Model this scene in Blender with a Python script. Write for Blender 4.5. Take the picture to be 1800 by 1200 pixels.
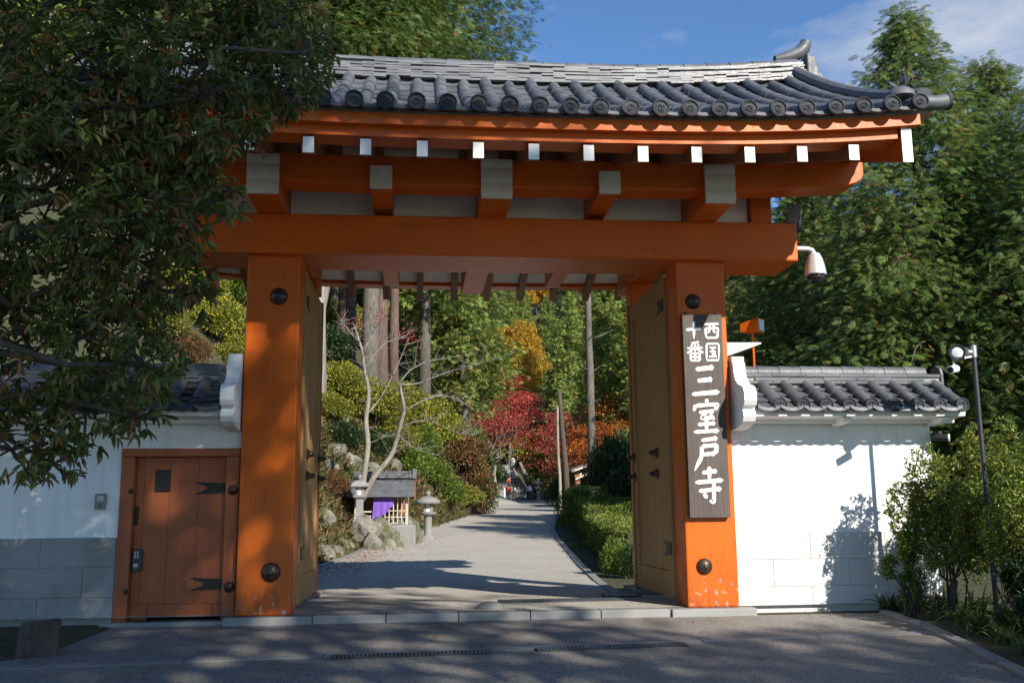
import bpy, math, random
import numpy as np
from mathutils import Vector, Matrix, Euler
for o in list(bpy.data.objects): bpy.data.objects.remove(o)
SC = bpy.context.scene
COL = SC.collection
rad = math.radians
# ---------------------------------------------------------------- camera
CAM = np.array([0.0, -11.0, 1.0958]); YAW, PITCH, ROLL = 0.0973, 0.1697, -0.0093; FPX = 1721.5
def _axes():
    f = np.array([math.sin(YAW)*math.cos(PITCH), math.cos(YAW)*math.cos(PITCH), math.sin(PITCH)])
    r = np.array([math.cos(YAW), -math.sin(YAW), 0.0]); u = np.cross(r, f)
    c, s = math.cos(ROLL), math.sin(ROLL)
    return r*c+u*s, -r*s+u*c, f
AX = _axes()
cd = bpy.data.cameras.new('camera'); cam = bpy.data.objects.new('camera', cd); COL.objects.link(cam)
cd.sensor_width = 36.0; cd.lens = FPX/1800*36.0; cd.clip_start = 0.05; cd.clip_end = 2000
R3 = Matrix([[AX[0][i], AX[1][i], -AX[2][i]] for i in range(3)])
cam.matrix_world = Matrix.Translation(Vector(CAM)) @ R3.to_4x4()
SC.camera = cam
# ---------------------------------------------------------------- light
SUNDIR = Vector((-0.55, 1.0, -0.69)).normalized()      # the way the light travels
world = bpy.data.worlds.new('World'); SC.world = world; world.use_nodes = True
nt = world.node_tree; bg = nt.nodes['Background']
sky = nt.nodes.new('ShaderNodeTexSky'); sky.sky_type = 'NISHITA'; sky.sun_disc = False
sky.sun_elevation = math.asin(-SUNDIR.z)
sky.sun_rotation = math.atan2(-SUNDIR.x, -SUNDIR.y)
sky.air_density = 1.0; sky.dust_density = 0.15; sky.ozone_density = 3.5; sky.altitude = 100
SKY_STR = 0.082
# thin wisps of cloud high over the trees
tc = nt.nodes.new('ShaderNodeTexCoord'); mp = nt.nodes.new('ShaderNodeMapping'); mp.inputs['Scale'].default_value = (1.6, 1.6, 5.0)
mp.inputs['Location'].default_value = (0.35, 0.1, 0.2)
n1 = nt.nodes.new('ShaderNodeTexNoise'); n1.inputs['Scale'].default_value = 2.1; n1.inputs['Detail'].default_value = 9; n1.inputs['Roughness'].default_value = 0.62
cr = nt.nodes.new('ShaderNodeValToRGB'); cr.color_ramp.elements[0].position = 0.60; cr.color_ramp.elements[1].position = 0.92
mx = nt.nodes.new('ShaderNodeMix'); mx.data_type = 'RGBA'; mx.inputs['B'].default_value = (4.6, 4.9, 5.4, 1)
L = nt.links.new
L(tc.outputs['Generated'], mp.inputs['Vector']); L(mp.outputs['Vector'], n1.inputs['Vector']); L(n1.outputs['Fac'], cr.inputs['Fac'])
tn = nt.nodes.new('ShaderNodeMix'); tn.data_type = 'RGBA'; tn.blend_type = 'MULTIPLY'; tn.inputs['Factor'].default_value = 1.0; tn.inputs['B'].default_value = (.84, 1.06, 1.24, 1)
L(sky.outputs['Color'], tn.inputs['A'])
cdir = AX[2]+AX[0]*(1760-900)/FPX-AX[1]*(-60-600)/FPX; cdir = cdir/np.linalg.norm(cdir)      # a cloud bank over the wood at the right
dp_ = nt.nodes.new('ShaderNodeVectorMath'); dp_.operation = 'DOT_PRODUCT'; dp_.inputs[1].default_value = tuple(cdir)
L(tc.outputs['Generated'], dp_.inputs[0])
mr_ = nt.nodes.new('ShaderNodeMapRange'); mr_.interpolation_type = 'SMOOTHSTEP'; mr_.inputs['From Min'].default_value = .972; mr_.inputs['From Max'].default_value = .997; mr_.inputs['To Max'].default_value = .22
L(dp_.outputs['Value'], mr_.inputs['Value'])
ad_ = nt.nodes.new('ShaderNodeMath'); ad_.operation = 'ADD'; L(n1.outputs['Fac'], ad_.inputs[0]); L(mr_.outputs[0], ad_.inputs[1]); L(ad_.outputs[0], cr.inputs['Fac'])
L(cr.outputs['Color'], mx.inputs['Factor']); L(tn.outputs['Result'], mx.inputs['A']); L(mx.outputs['Result'], bg.inputs['Color'])
bg.inputs['Strength'].default_value = SKY_STR
sd = bpy.data.lights.new('sun', 'SUN'); sd.energy = 4.6; sd.angle = rad(0.53); sd.color = (1.0, 0.93, 0.82)
sun = bpy.data.objects.new('sun', sd); COL.objects.link(sun); sun.location = (10, -20, 18)
sun.rotation_euler = SUNDIR.to_track_quat('-Z', 'Y').to_euler()
vs = SC.view_settings; vs.view_transform = 'Standard'; vs.look = 'None'; vs.exposure = 0.8; vs.gamma = 1.0; vs.use_curve_mapping = False
SC.render.engine = 'CYCLES'
cy = SC.cycles; cy.use_denoising = True; cy.max_bounces = 7; cy.diffuse_bounces = 4; cy.glossy_bounces = 3; cy.transmission_bounces = 4; cy.transparent_max_bounces = 6
cy.sample_clamp_indirect = 6.0
# ---------------------------------------------------------------- helpers
def at(x, y, Y):
    "world point on the plane y = Y seen at photograph pixel (x, y)"
    d = AX[2] + AX[0]*(x-900)/FPX - AX[1]*(y-600)/FPX
    return Vector(CAM + d*((Y-CAM[1])/d[1]))
def on_road(x, y, y0=-8.0, y1=99.0):
    "ground point at a photograph pixel"
    d = AX[2] + AX[0]*(x-900)/FPX - AX[1]*(y-600)/FPX
    lo, hi = y0, y1
    for _ in range(50):
        m = (lo+hi)/2; p = CAM + d*((m-CAM[1])/d[1])
        if p[2] > zr(m): lo = m
        else: hi = m
    m = (lo+hi)/2; p = CAM + d*((m-CAM[1])/d[1])
    return Vector((p[0], m, zr(m)))
WLOC = {}
def wloc(o):
    return WLOC.get(o.name, Vector((0, 0, 0)))
def adopt(o, parent):
    if parent is not None:
        o.parent = parent; o.matrix_parent_inverse = Matrix.Translation(-wloc(parent))
    return o
def empty(name, loc, label=None, cat=None, group=None):
    o = bpy.data.objects.new(name, None); o.empty_display_size = 0.2; COL.objects.link(o); o.location = loc; WLOC[o.name] = Vector(loc)
    if label: tag(o, label, cat, group)
    return o
def tag(o, label=None, cat=None, group=None, kind=None):
    if label: o['label'] = label
    if cat: o['category'] = cat
    if group: o['group'] = group
    if kind: o['kind'] = kind
    return o
def link(name, mesh, parent=None, loc=None, rot=None, scale=None):
    o = bpy.data.objects.new(name, mesh); COL.objects.link(o)
    if parent is not None: adopt(o, parent)
    if loc is not None: o.location = loc
    if rot is not None: o.rotation_euler = rot
    if scale is not None: o.scale = scale
    return o
class MB:
    def __init__(s): s.v = []; s.f = []
    def add(s, vs, fs):
        b = len(s.v); s.v += [tuple(p) for p in vs]; s.f += [tuple(i+b for i in q) for q in fs]; return s
    def box(s, x0, x1, y0, y1, z0, z1):
        return s.add([(x0,y0,z0),(x1,y0,z0),(x1,y1,z0),(x0,y1,z0),(x0,y0,z1),(x1,y0,z1),(x1,y1,z1),(x0,y1,z1)],
                     [(0,3,2,1),(4,5,6,7),(0,1,5,4),(1,2,6,5),(2,3,7,6),(3,0,4,7)])
    def prism(s, poly, axis, a, b):
        "poly: 2-D outline in the two other axes, extruded from a to b along axis"
        n = len(poly)
        def P(p, t):
            return {'x': (t, p[0], p[1]), 'y': (p[0], t, p[1]), 'z': (p[0], p[1], t)}[axis]
        return s.add([P(p, a) for p in poly]+[P(p, b) for p in poly],
                     [tuple(range(n))[::-1], tuple(range(n, 2*n))]+[(i, (i+1) % n, n+(i+1) % n, n+i) for i in range(n)])
    def tube(s, pts, rads, n=8, cap=True):
        pts = [Vector(p) for p in pts]; m = len(pts)
        if not hasattr(rads, '__len__'): rads = [rads]*m
        vs = []; up = None
        for i, p in enumerate(pts):
            t = (pts[min(i+1, m-1)]-pts[max(i-1, 0)]).normalized()
            if up is None: up = Vector((0, 0, 1)) if abs(t.z) < .9 else Vector((1, 0, 0))
            a = t.cross(up).normalized(); b = a.cross(t).normalized(); up = b
            for k in range(n):
                w = 2*math.pi*k/n; vs.append(p+(a*math.cos(w)+b*math.sin(w))*rads[i])
        fs = [(i*n+k, i*n+(k+1) % n, (i+1)*n+(k+1) % n, (i+1)*n+k) for i in range(m-1) for k in range(n)]
        if cap: fs += [tuple(range(n))[::-1], tuple(range((m-1)*n, m*n))]
        return s.add(vs, fs)
    def lathe(s, prof, n=16, c=(0, 0, 0), M=None, sq=False):
        "prof: (radius, z) pairs turned about z through c"
        vs = []; ph = math.pi/n if sq else 0
        for r, z in prof:
            for k in range(n):
                w = 2*math.pi*k/n+ph; p = Vector((r*math.cos(w), r*math.sin(w), z))
                if M is not None: p = M @ p
                vs.append(p+Vector(c))
        m = len(prof)
        fs = [(i*n+k, i*n+(k+1) % n, (i+1)*n+(k+1) % n, (i+1)*n+k) for i in range(m-1) for k in range(n)]
        fs += [tuple(range(n))[::-1], tuple(range((m-1)*n, m*n))]
        return s.add(vs, fs)
    def mesh(s, name, mat, smooth=False):
        me = bpy.data.meshes.new(name); me.from_pydata(s.v, [], s.f)
        if mat: me.materials.append(mat)
        if smooth: me.polygons.foreach_set('use_smooth', [True]*len(me.polygons))
        me.update(); return me
    def build(s, name, mat, parent=None, smooth=False, bevel=0, seg=2, auto=False):
        o = link(name, s.mesh(name, mat, smooth or auto), parent)
        if auto:
            try: o.data.set_sharp_from_angle(angle=rad(35))
            except Exception: pass
        if bevel:
            b = o.modifiers.new('bevel', 'BEVEL'); b.width = bevel; b.segments = seg; b.limit_method = 'ANGLE'; b.angle_limit = rad(40)
        return o
def boxpart(name, mat, parent, x0, x1, y0, y1, z0, z1, bevel=0.0):
    return MB().box(x0, x1, y0, y1, z0, z1).build(name, mat, parent, bevel=bevel)
def npmesh(name, V, F, mat, smooth=False):
    "V (n,3), F (m,k) arrays"
    me = bpy.data.meshes.new(name); V = np.asarray(V, np.float32); F = np.asarray(F, np.int32)
    me.vertices.add(len(V)); me.vertices.foreach_set('co', V.ravel())
    me.loops.add(F.size); me.loops.foreach_set('vertex_index', F.ravel())
    me.polygons.add(len(F)); me.polygons.foreach_set('loop_start', np.arange(0, F.size, F.shape[1], dtype=np.int32))
    try: me.polygons.foreach_set('loop_total', np.full(len(F), F.shape[1], np.int32))
    except Exception: pass
    if smooth: me.polygons.foreach_set('use_smooth', np.ones(len(F), bool))
    if mat: me.materials.append(mat)
    me.update(calc_edges=True); return me
# ---------------------------------------------------------------- materials
class NT:
    def __init__(s, name):
        s.m = bpy.data.materials.new(name); s.m.use_nodes = True; s.t = s.m.node_tree
        s.b = s.t.nodes['Principled BSDF']; s.out = s.t.nodes['Material Output']
    def n(s, kind, **kw):
        nd = s.t.nodes.new('ShaderNode'+kind)
        for k, v in kw.items():
            if k in nd.inputs: nd.inputs[k].default_value = v
            else: setattr(nd, k, v)
        return nd
    def l(s, a, b): s.t.links.new(a, b)
    def coord(s, kind='Object', scale=(1, 1, 1)):
        c = s.n('TexCoord'); m = s.n('Mapping'); m.inputs['Scale'].default_value = scale; s.l(c.outputs[kind], m.inputs['Vector']); return m.outputs['Vector']
    def pos(s, scale=(1, 1, 1)):
        c = s.n('NewGeometry'); m = s.n('Mapping'); m.inputs['Scale'].default_value = scale; s.l(c.outputs['Position'], m.inputs['Vector']); return m.outputs['Vector']
    def noise(s, vec, scale, detail=4, rough=.55):
        t = s.n('TexNoise', Scale=scale, Detail=detail, Roughness=rough); s.l(vec, t.inputs['Vector']); return t.outputs['Fac']
    def ramp(s, fac, stops, interp='LINEAR'):
        r = s.n('ValToRGB'); e = r.color_ramp.elements; r.color_ramp.interpolation = interp
        while len(e) < len(stops): e.new(0.5)
        for i, (p, c) in enumerate(stops):
            e[i].position = p; e[i].color = (*c, 1) if len(c) == 3 else c
        s.l(fac, r.inputs['Fac']); return r.outputs['Color']
    def mix(s, fac, a, b, mode='MIX'):
        m = s.n('Mix', data_type='RGBA', blend_type=mode)
        for k, v in (('Factor', fac), ('A', a), ('B', b)):
            if hasattr(v, 'is_output'): s.l(v, m.inputs[k])
            else: m.inputs[k].default_value = v if k == 'Factor' else ((*v, 1) if len(v) == 3 else v)
        return m.outputs['Result']
    def bump(s, h, strength=.3, dist=.01):
        b = s.n('Bump', Strength=strength, Distance=dist); s.l(h, b.inputs['Height']); s.l(b.outputs['Normal'], s.b.inputs['Normal'])
    def set(s, **kw):
        for k, v in kw.items():
            k = k.replace('_', ' ')
            if hasattr(v, 'is_output'): s.l(v, s.b.inputs[k])
            else: s.b.inputs[k].default_value = (*v, 1) if (hasattr(v, '__len__') and len(v) == 3) else v
        return s
G3 = lambda g: (g, g, g)
def m_plain(name, col, rough=.6, metal=0., var=.15, scale=8., bump=0.):
    t = NT(name); v = t.coord()
    f = t.noise(v, scale, 5)
    c = t.ramp(f, [(.3, tuple(x*(1-var) for x in col)), (.7, tuple(min(1, x*(1+var)) for x in col))])
    t.set(Base_Color=c, Roughness=rough, Metallic=metal)
    if bump: t.bump(f, bump)
    return t.m
def m_vermilion(name, wear=.5, low=False, grain=(.28, 11, 11)):
    t = NT(name); v = t.pos()
    f = t.noise(v, 1.3, 6); g = t.noise(t.pos((6, 6, .7)), 5, 5)
    c = t.ramp(f, [(.3, (.55, .098, .006)), (.7, (.65, .132, .008))])
    c = t.mix(t.ramp(g, [(.58, G3(0)), (.78, G3(.35*wear))]), c, (.30, .06, .015), 'MIX')
    ck = t.ramp(t.noise(t.pos(grain), 2.0, 6, .6), [(.485, G3(0)), (.497, G3(.55)), (.503, G3(.55)), (.515, G3(0))])
    ck2 = t.ramp(t.noise(v, 1.9, 3), [(.46, G3(0)), (.6, G3(1))])
    c = t.mix(t.mix(1.0, ck, ck2, 'MULTIPLY'), c, (.16, .03, .008))
    # chips in the paint
    chips = t.ramp(t.noise(v, 9, 7, .7), [(.73, G3(0)), (.755, G3(wear*.8))])
    c = t.mix(chips, c, (.42, .33, .24))
    if low:
        sx = t.n('SeparateXYZ'); t.l(t.pos(), sx.inputs[0]); mrz = t.n('MapRange'); t.l(sx.outputs['Z'], mrz.inputs['Value'])
        for k_, v_ in (('From Min', .42), ('From Max', .03), ('To Min', 0.), ('To Max', 1.)): mrz.inputs[k_].default_value = v_
        big = t.n('Math', operation='MULTIPLY'); t.l(t.ramp(t.noise(v, 16, 3, .5), [(.60, G3(0)), (.63, G3(1))]), big.inputs[0]); t.l(mrz.outputs[0], big.inputs[1])
        c = t.mix(big.outputs[0], c, (.40, .34, .26))
        gr = t.n('Math', operation='MULTIPLY'); t.l(t.ramp(t.noise(t.pos((3, 3, 1)), 4, 6, .65), [(.42, G3(0)), (.62, G3(.75))]), gr.inputs[0]); t.l(mrz.outputs[0], gr.inputs[1])
        c = t.mix(gr.outputs[0], c, (.22, .05, .02))
    t.set(Base_Color=c, Roughness=t.ramp(g, [(.3, G3(.30)), (.7, G3(.48))]), Specular_IOR_Level=.3)
    t.bump(t.noise(t.pos((4, 4, .6)), 14, 4), .12, .006); return t.m
def m_wood(name, ca, cb, axis=(9, 9, .6), rough=.55, bump=.25):
    t = NT(name); v = t.pos(axis)
    w = t.noise(v, 3.2, 8, .65)
    c = t.ramp(w, [(.25, ca), (.5, tuple((a+b)/2 for a, b in zip(ca, cb))), (.75, cb)])
    big = t.noise(t.pos(), 1.1, 3)
    c = t.mix(t.ramp(big, [(.35, G3(.0)), (.7, G3(.35))]), c, tuple(x*.55 for x in ca))
    t.set(Base_Color=c, Roughness=rough); t.bump(w, bump, .004); return t.m
def m_plaster(name='white_plaster'):
    t = NT(name); v = t.pos()
    f = t.noise(v, .9, 5); g = t.noise(t.pos((3, 3, .22)), 2.6, 7, .65)
    c = t.ramp(f, [(.3, (.76, .76, .745)), (.7, (.82, .82, .81))])
    c = t.mix(t.ramp(g, [(.50, G3(0)), (.75, G3(.40))]), c, (.52, .52, .47))
    t.set(Base_Color=c, Roughness=.85); t.bump(t.noise(v, 60, 3), .06, .002); return t.m
def m_granite(name, base=.36, dirt=.35, moss=(.16, .16, .09)):
    t = NT(name); v = t.pos()
    sp = t.noise(v, 170, 2, .8); f = t.noise(v, 1.6, 6, .6)
    c = t.ramp(sp, [(.30, G3(base*.45)), (.46, G3(base*.95)), (.60, (base*1.08, base*1.06, base*1.0)), (.72, G3(min(.8, base*1.6)))])
    c = t.mix(t.ramp(f, [(.45, G3(0)), (.75, G3(dirt))]), c, moss)
    t.set(Base_Color=c, Roughness=.75); t.bump(sp, .15, .002); return t.m
def m_tile(name='smoked_clay_tile', k=1.0, rg0=.42, sp0=.5, rv=.45):
    t = NT(name); v = t.coord(); p = t.pos()
    oi = t.n('ObjectInfo')
    f = t.noise(p, 3.5, 6, .62); g = t.noise(v, 22, 4)
    c = t.ramp(f, [(.25, (.060*k, .066*k, .076*k)), (.5, (.105*k, .112*k, .126*k)), (.75, (.17*k, .175*k, .185*k))])
    c = t.mix(t.ramp(oi.outputs['Random'], [(0, G3(0)), (1, G3(rv))]), c, (.055*k, .060*k, .070*k))
    c = t.mix(t.ramp(t.noise(p, 7, 6, .7), [(.62, G3(0)), (.72, G3(.5))]), c, (.19, .19, .15))
    t.set(Base_Color=c, Roughness=t.ramp(g, [(.3, G3(rg0)), (.7, G3(rg0+.2))]), Specular_IOR_Level=sp0)
    t.bump(g, .12, .003); return t.m
def m_asphalt(name, base=.10, speck=.32, tint=(1, .97, .92), light_edge=.0):
    t = NT(name); v = t.pos()
    vo = t.n('TexVoronoi', Scale=115.0); t.l(v, vo.inputs['Vector'])
    rnd = t.n('SeparateColor'); t.l(vo.outputs['Color'], rnd.inputs['Color'])
    a = t.ramp(rnd.outputs['Red'], [(0, tuple(base*.45*x for x in tint)), (.55, tuple(base*x for x in tint)), (.82, tuple(base*1.5*x for x in tint)), (1, tuple(speck*x for x in tint))])
    f = t.noise(v, .55, 6, .6)
    c = t.mix(t.ramp(f, [(.35, G3(0)), (.7, G3(.45))]), a, tuple(base*.62*x for x in tint))
    c = t.mix(t.ramp(t.noise(v, 3.1, 5), [(.55, G3(0)), (.8, G3(.35))]), c, tuple(base*1.35*x for x in tint))
    wv = t.n('VectorMath', operation='ADD'); nz = t.n('TexNoise', Scale=2.2, Detail=5.0); t.l(v, nz.inputs['Vector']); t.l(v, wv.inputs[0]); t.l(nz.outputs['Color'], wv.inputs[1])
    ck = t.n('TexVoronoi', feature='DISTANCE_TO_EDGE', Scale=.34); t.l(wv.outputs[0], ck.inputs['Vector'])
    c = t.mix(t.ramp(ck.outputs['Distance'], [(.0015, G3(.55)), (.0045, G3(0))]), c, tuple(base*.3*x for x in tint))
    c = t.mix(t.ramp(t.noise(v, 1.3, 8, .7), [(.60, G3(0)), (.66, G3(.22)), (.8, G3(.35))]), c, tuple(base*.5*x for x in tint))
    t.set(Base_Color=c, Roughness=.86); t.bump(vo.outputs['Distance'], .35, .006); return t.m
def m_leaf(name, stops, trans=.35, rough=.5, spec=.4, hue=.0):
    "per-leaf colour from the leaf's own island, with light through the blade"
    t = NT(name)
    g = t.n('NewGeometry'); oi = t.n('ObjectInfo')
    big = t.noise(t.pos(), .9, 3)
    add = t.n('Math', operation='MULTIPLY_ADD'); t.l(big, add.inputs[0]); add.inputs[1].default_value = .55; add.inputs[2].default_value = -.275
    su = t.n('Math', operation='ADD', use_clamp=True); t.l(g.outputs['Random Per Island'], su.inputs[0]); t.l(add.outputs[0], su.inputs[1])
    c = t.ramp(su.outputs[0], stops)
    hs = t.n('HueSaturation'); t.l(c, hs.inputs['Color'])
    mr = t.n('MapRange'); t.l(oi.outputs['Random'], mr.inputs['Value']); mr.inputs['To Min'].default_value = .8; mr.inputs['To Max'].default_value = 1.18
    t.l(mr.outputs[0], hs.inputs['Value']); c = hs.outputs['Color']
    t.set(Base_Color=c, Roughness=rough, Specular_IOR_Level=spec)
    tr = t.n('BsdfTranslucent'); t.l(c, tr.inputs['Color'])
    ms = t.n('MixShader'); ms.inputs[0].default_value = trans
    t.l(t.b.outputs[0], ms.inputs[1]); t.l(tr.outputs[0], ms.inputs[2]); t.l(ms.outputs[0], t.out.inputs['Surface'])
    return t.m
def m_bark(name, ca, cb, sc=(5, 5, .8)):
    t = NT(name); v = t.pos(sc); f = t.noise(v, 3.5, 8, .68)
    c = t.ramp(f, [(.3, ca), (.7, cb)])
    c = t.mix(t.ramp(t.noise(t.pos(), .8, 4), [(.45, G3(0)), (.7, G3(.5))]), c, tuple(x*.6 for x in ca))
    t.set(Base_Color=c, Roughness=.9); t.bump(f, .6, .03); return t.m
M = {}
M['red'] = m_vermilion('vermilion_paint', .35)
M['red_worn'] = m_vermilion('worn_vermilion_paint', .55, True, (9, 9, .22))
M['plaster'] = m_plaster()
M['white_paint'] = m_plain('white_paint', (.80, .80, .78), .5, var=.05, scale=5)
M['cream'] = m_plain('weathered_white_paint', (.62, .60, .53), .6, var=.12, scale=6)
M['soffit'] = m_plain('chalk_white_board', (.80, .78, .72), .8, var=.08, scale=3)
M['tile'] = m_tile()
M['tile_ridge'] = m_tile('ridge_tile_clay', 1.1, .34, .6, .3)
M['tile_mortar'] = m_plain('grey_mortar', (.30, .29, .26), .9, var=.3, scale=12, bump=.2)
M['granite'] = m_granite('grey_granite', .27, .35)
M['granite_old'] = m_granite('stained_granite', .30, .65, (.12, .115, .075))
M['stone'] = m_granite('weathered_stone', .22, .6, (.13, .125, .075))
M['doorwood'] = m_wood('brown_door_wood', (.32, .17, .055), (.52, .31, .12))
M['doorred'] = m_wood('red_brown_door_paint', (.30, .068, .018), (.41, .108, .028), (5, 5, .5), .5, .12)
M['granite_pale'] = m_granite('pale_granite', .60, .18, (.42, .40, .36))
M['brown'] = m_wood('brown_painted_wood', (.20, .075, .028), (.29, .115, .042), (5, 5, .5), .5, .15)
M['sign'] = m_wood('weathered_sign_board', (.050, .036, .030), (.135, .105, .090), (16, 16, .7), .7, .4)
M['brush_white'] = m_plain('white_brush_paint', (.72, .72, .70), .7, var=.12, scale=40)
M['iron'] = m_plain('black_iron', (.030, .027, .025), .45, .6, .4, 18, .2)
M['bronze'] = m_plain('dark_bronze', (.085, .065, .05), .42, .7, .35, 22, .15)
M['steel'] = m_plain('galvanised_steel', (.38, .39, .40), .45, .8, .2, 10)
M['darkmetal'] = m_plain('dark_grey_metal', (.045, .05, .055), .45, .3, .2, 10)
M['silver'] = m_plain('silver_plastic', (.60, .61, .62), .35, .35, .04, 4)
M['glassdark'] = m_plain('smoked_dome', (.02, .02, .022), .06, 0, .1, 3)
M['lens'] = m_plain('pale_lamp_lens', (.62, .64, .66), .15, 0, .05, 6)
M['greybox'] = m_plain('grey_plastic', (.20, .20, .20), .55, 0, .1, 20)
M['blackplastic'] = m_plain('black_plastic', (.02, .02, .022), .4)
M['asphalt'] = m_asphalt('dark_asphalt', .20, .40, (1, .92, .80))
M['paving'] = m_asphalt('grey_resin_paving', .38, .54, (1, .94, .82))
M['apron'] = m_asphalt('worn_concrete_apron', .20, .30, (1, .93, .83))
M['concrete'] = m_granite('kerb_concrete', .22, .45, (.15, .14, .11))
# ================================================================ THE GATE
CX = 0.835; YR = 1.2
def lift(X): return .16*(abs(X-CX)/4.1)**3
def zroof(Y):
    y = Y if Y <= YR else 2*YR-Y
    s = (y+2.2)/3.4; return 4.86+3.4*(.36*s+.19*s*s)
def zraft(Y):                                     # underside of the rafters
    y = Y if Y <= YR else 2*YR-Y
    return 4.42+.33*(y+2.05)+.012*(y+2.05)**2
def sweep_x(sec, x0, x1, n, lf, taper=None):
    "section [(y,z)] carried along x and raised by lf(x)"
    mb = MB(); k = len(sec); xs = [x0+(x1-x0)*i/n for i in range(n+1)]
    vs = [(x, y, z+lf(x)) for x in xs for y, z in sec]
    fs = [(i*k+j, (i+1)*k+j, (i+1)*k+(j+1) % k, i*k+(j+1) % k) for i in range(n) for j in range(k)]
    fs += [tuple(range(k)), tuple(range(n*k, n*k+k))[::-1]]
    return mb.add(vs, fs)
def rect(y0, y1, z0, z1): return [(y0, z0), (y1, z0), (y1, z1), (y0, z1)]
gate = empty('temple_gate', (CX, 0.25, 0), 'tall vermilion timber gate with grey tiled roof and open doors across the road', 'gate')
def boss_mesh():
    mb = MB().lathe([(.098, 0), (.100, .012), (.088, .03), (.066, .052), (.036, .064), (.030, .066), (.026, .076), (.017, .082), (.010, .082), (.001, .083)], 20)
    return mb.mesh('boss', M['bronze'], True)
BOSS = boss_mesh()
def boss(parent, p, r=1.0, rot=(rad(90), 0, 0)): return link('nail_cover', BOSS, parent, p, rot, (r, r, r))
for i, (x0, x1, tops) in enumerate(((-1.9221, -1.3292, ((490, 521, 1.0), (476, 1005, 1.05))), (3.0135, 3.6064, ((1218, 530, .92), (1238, 995, .92))))):
    po = boxpart('post', M['red_worn'], gate, x0, x1, 0, .46, .0, 4.0, .022)
    for bx_, by_, r in tops: boss(po, at(bx_, by_, 0)+Vector((0, .003, 0)), r)
    boxpart('rear_post', M['red'], gate, (x0+x1)/2-.17, (x0+x1)/2+.17, 3.0, 3.34, .0, 4.40, .015)
    boxpart('tie_beam', M['red'], gate, (x0+x1)/2-.08, (x0+x1)/2+.08, .462, 2.998, 3.02, 3.26, .01)
# granite feet
MB().box(-2.02, -1.10, -.14, .62, -.115, -.002).build('plinth', M['granite'], gate, bevel=.012)
MB().box(2.80, 3.76, -.14, .62, -.115, -.002).build('plinth', M['granite'], gate, bevel=.012)
for xx in (-1.62, 3.31): MB().box(xx-.3, xx+.3, 2.87, 3.47, -.06, -.001).build('plinth', M['granite'], gate, bevel=.012)
# great lintel
MB().prism([(-.13, 4.42), (-.13, 3.955), (.64, 3.955), (.64, 4.42)], 'x', CX-3.64, CX+3.64).build('lintel', M['red'], gate, bevel=.02)
# bracket arms running front to back over the lintel, carved ends painted pale
def arm(xc, w, z0, z1, yf, yb, carved):
    o = MB().box(xc-w/2, xc+w/2, yf+.03, yb-.03, z0, z1).build('bracket_arm', M['red'], gate, bevel=.012)
    for s, y in ((1, yf), (-1, yb)):
        if carved:
            # an S-shaped end in three soft steps
            pr = [(0.028, z0-.002), (.012, z0+.015), (.0, z0+.05), (.004, z0+.10), (.026, z0+.155), (.008, z0+.175), (-.006, z0+.22), (-.004, z0+.28), (.014, z0+.33), (-.004, z0+.345), (-.012, z0+.38), (-.010, z1+.002), (.05, z1+.002), (.05, z0-.002)]
        else:
            pr = [(.0, z0-.002), (-.004, z1+.002), (.05, z1+.002), (.05, z0-.002)]
        pts = [(y+s*(a-.006), z) for a, z in pr]
        MB().prism(pts, 'x', xc-w/2-.004, xc+w/2+.004).build('arm_end', M['cream'], o)
    return o
for k in (-2, 0, 2): arm(CX+k*1.2375, .33, 4.40, 4.82, -.92, 3.90, True)
for k in (-1, 1): arm(CX+k*1.2375, .225, 4.48, 4.72, -.92, 3.70, False)
# purlins front and back, ends rounded
def purlin(y0, y1):
    sec = [(y0, 4.565), (y1, 4.565), (y1, 4.885), (y0, 4.885)]
    mb = MB(); xs = [CX-4.2, CX-4.17, CX-4.1]+[CX-4.0+8.0*i/24 for i in range(25)]+[CX+4.1, CX+4.17, CX+4.2]; k = 4; n = len(xs)
    vs = []
    for i, x in enumerate(xs):
        e = min(i, n-1-i); t = (.13, .06, .02)[e] if e < 3 else 0
        for y, z in sec: vs.append((x, y, z+lift(x)*.75+(t if z < 4.7 else 0)))
    fs = [(i*k+j, (i+1)*k+j, (i+1)*k+(j+1) % k, i*k+(j+1) % k) for i in range(n-1) for j in range(k)]+[(0, 1, 2, 3), ((n-1)*k+3, (n-1)*k+2, (n-1)*k+1, (n-1)*k)]
    mb.add(vs, fs); return mb.build('purlin', M['red'], gate, bevel=.015)
purlin(-.78, -.42); purlin(2.82, 3.18)
# plaster infill on the lintel and end struts
for a, b in ((CX-3.40, CX-2.645), (CX-2.305, CX-1.353), (CX-1.122, CX-.168), (CX+.168, CX+1.122), (CX+1.353, CX+2.305), (CX+2.645, CX+3.12)):
    boxpart('infill_panel', M['soffit'], gate, a, b, .10, .16, 4.421, 5.20)
for s in (-1, 1):
    boxpart('strut', M['red'], gate, CX+s*3.27-.13, CX+s*3.27+.13, .02, .32, 4.421, 5.16, .01)
boxpart('ridge_beam', M['red'], gate, CX-4.05, CX+4.05, 1.06, 1.34, 5.32, 5.56, .01)
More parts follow.
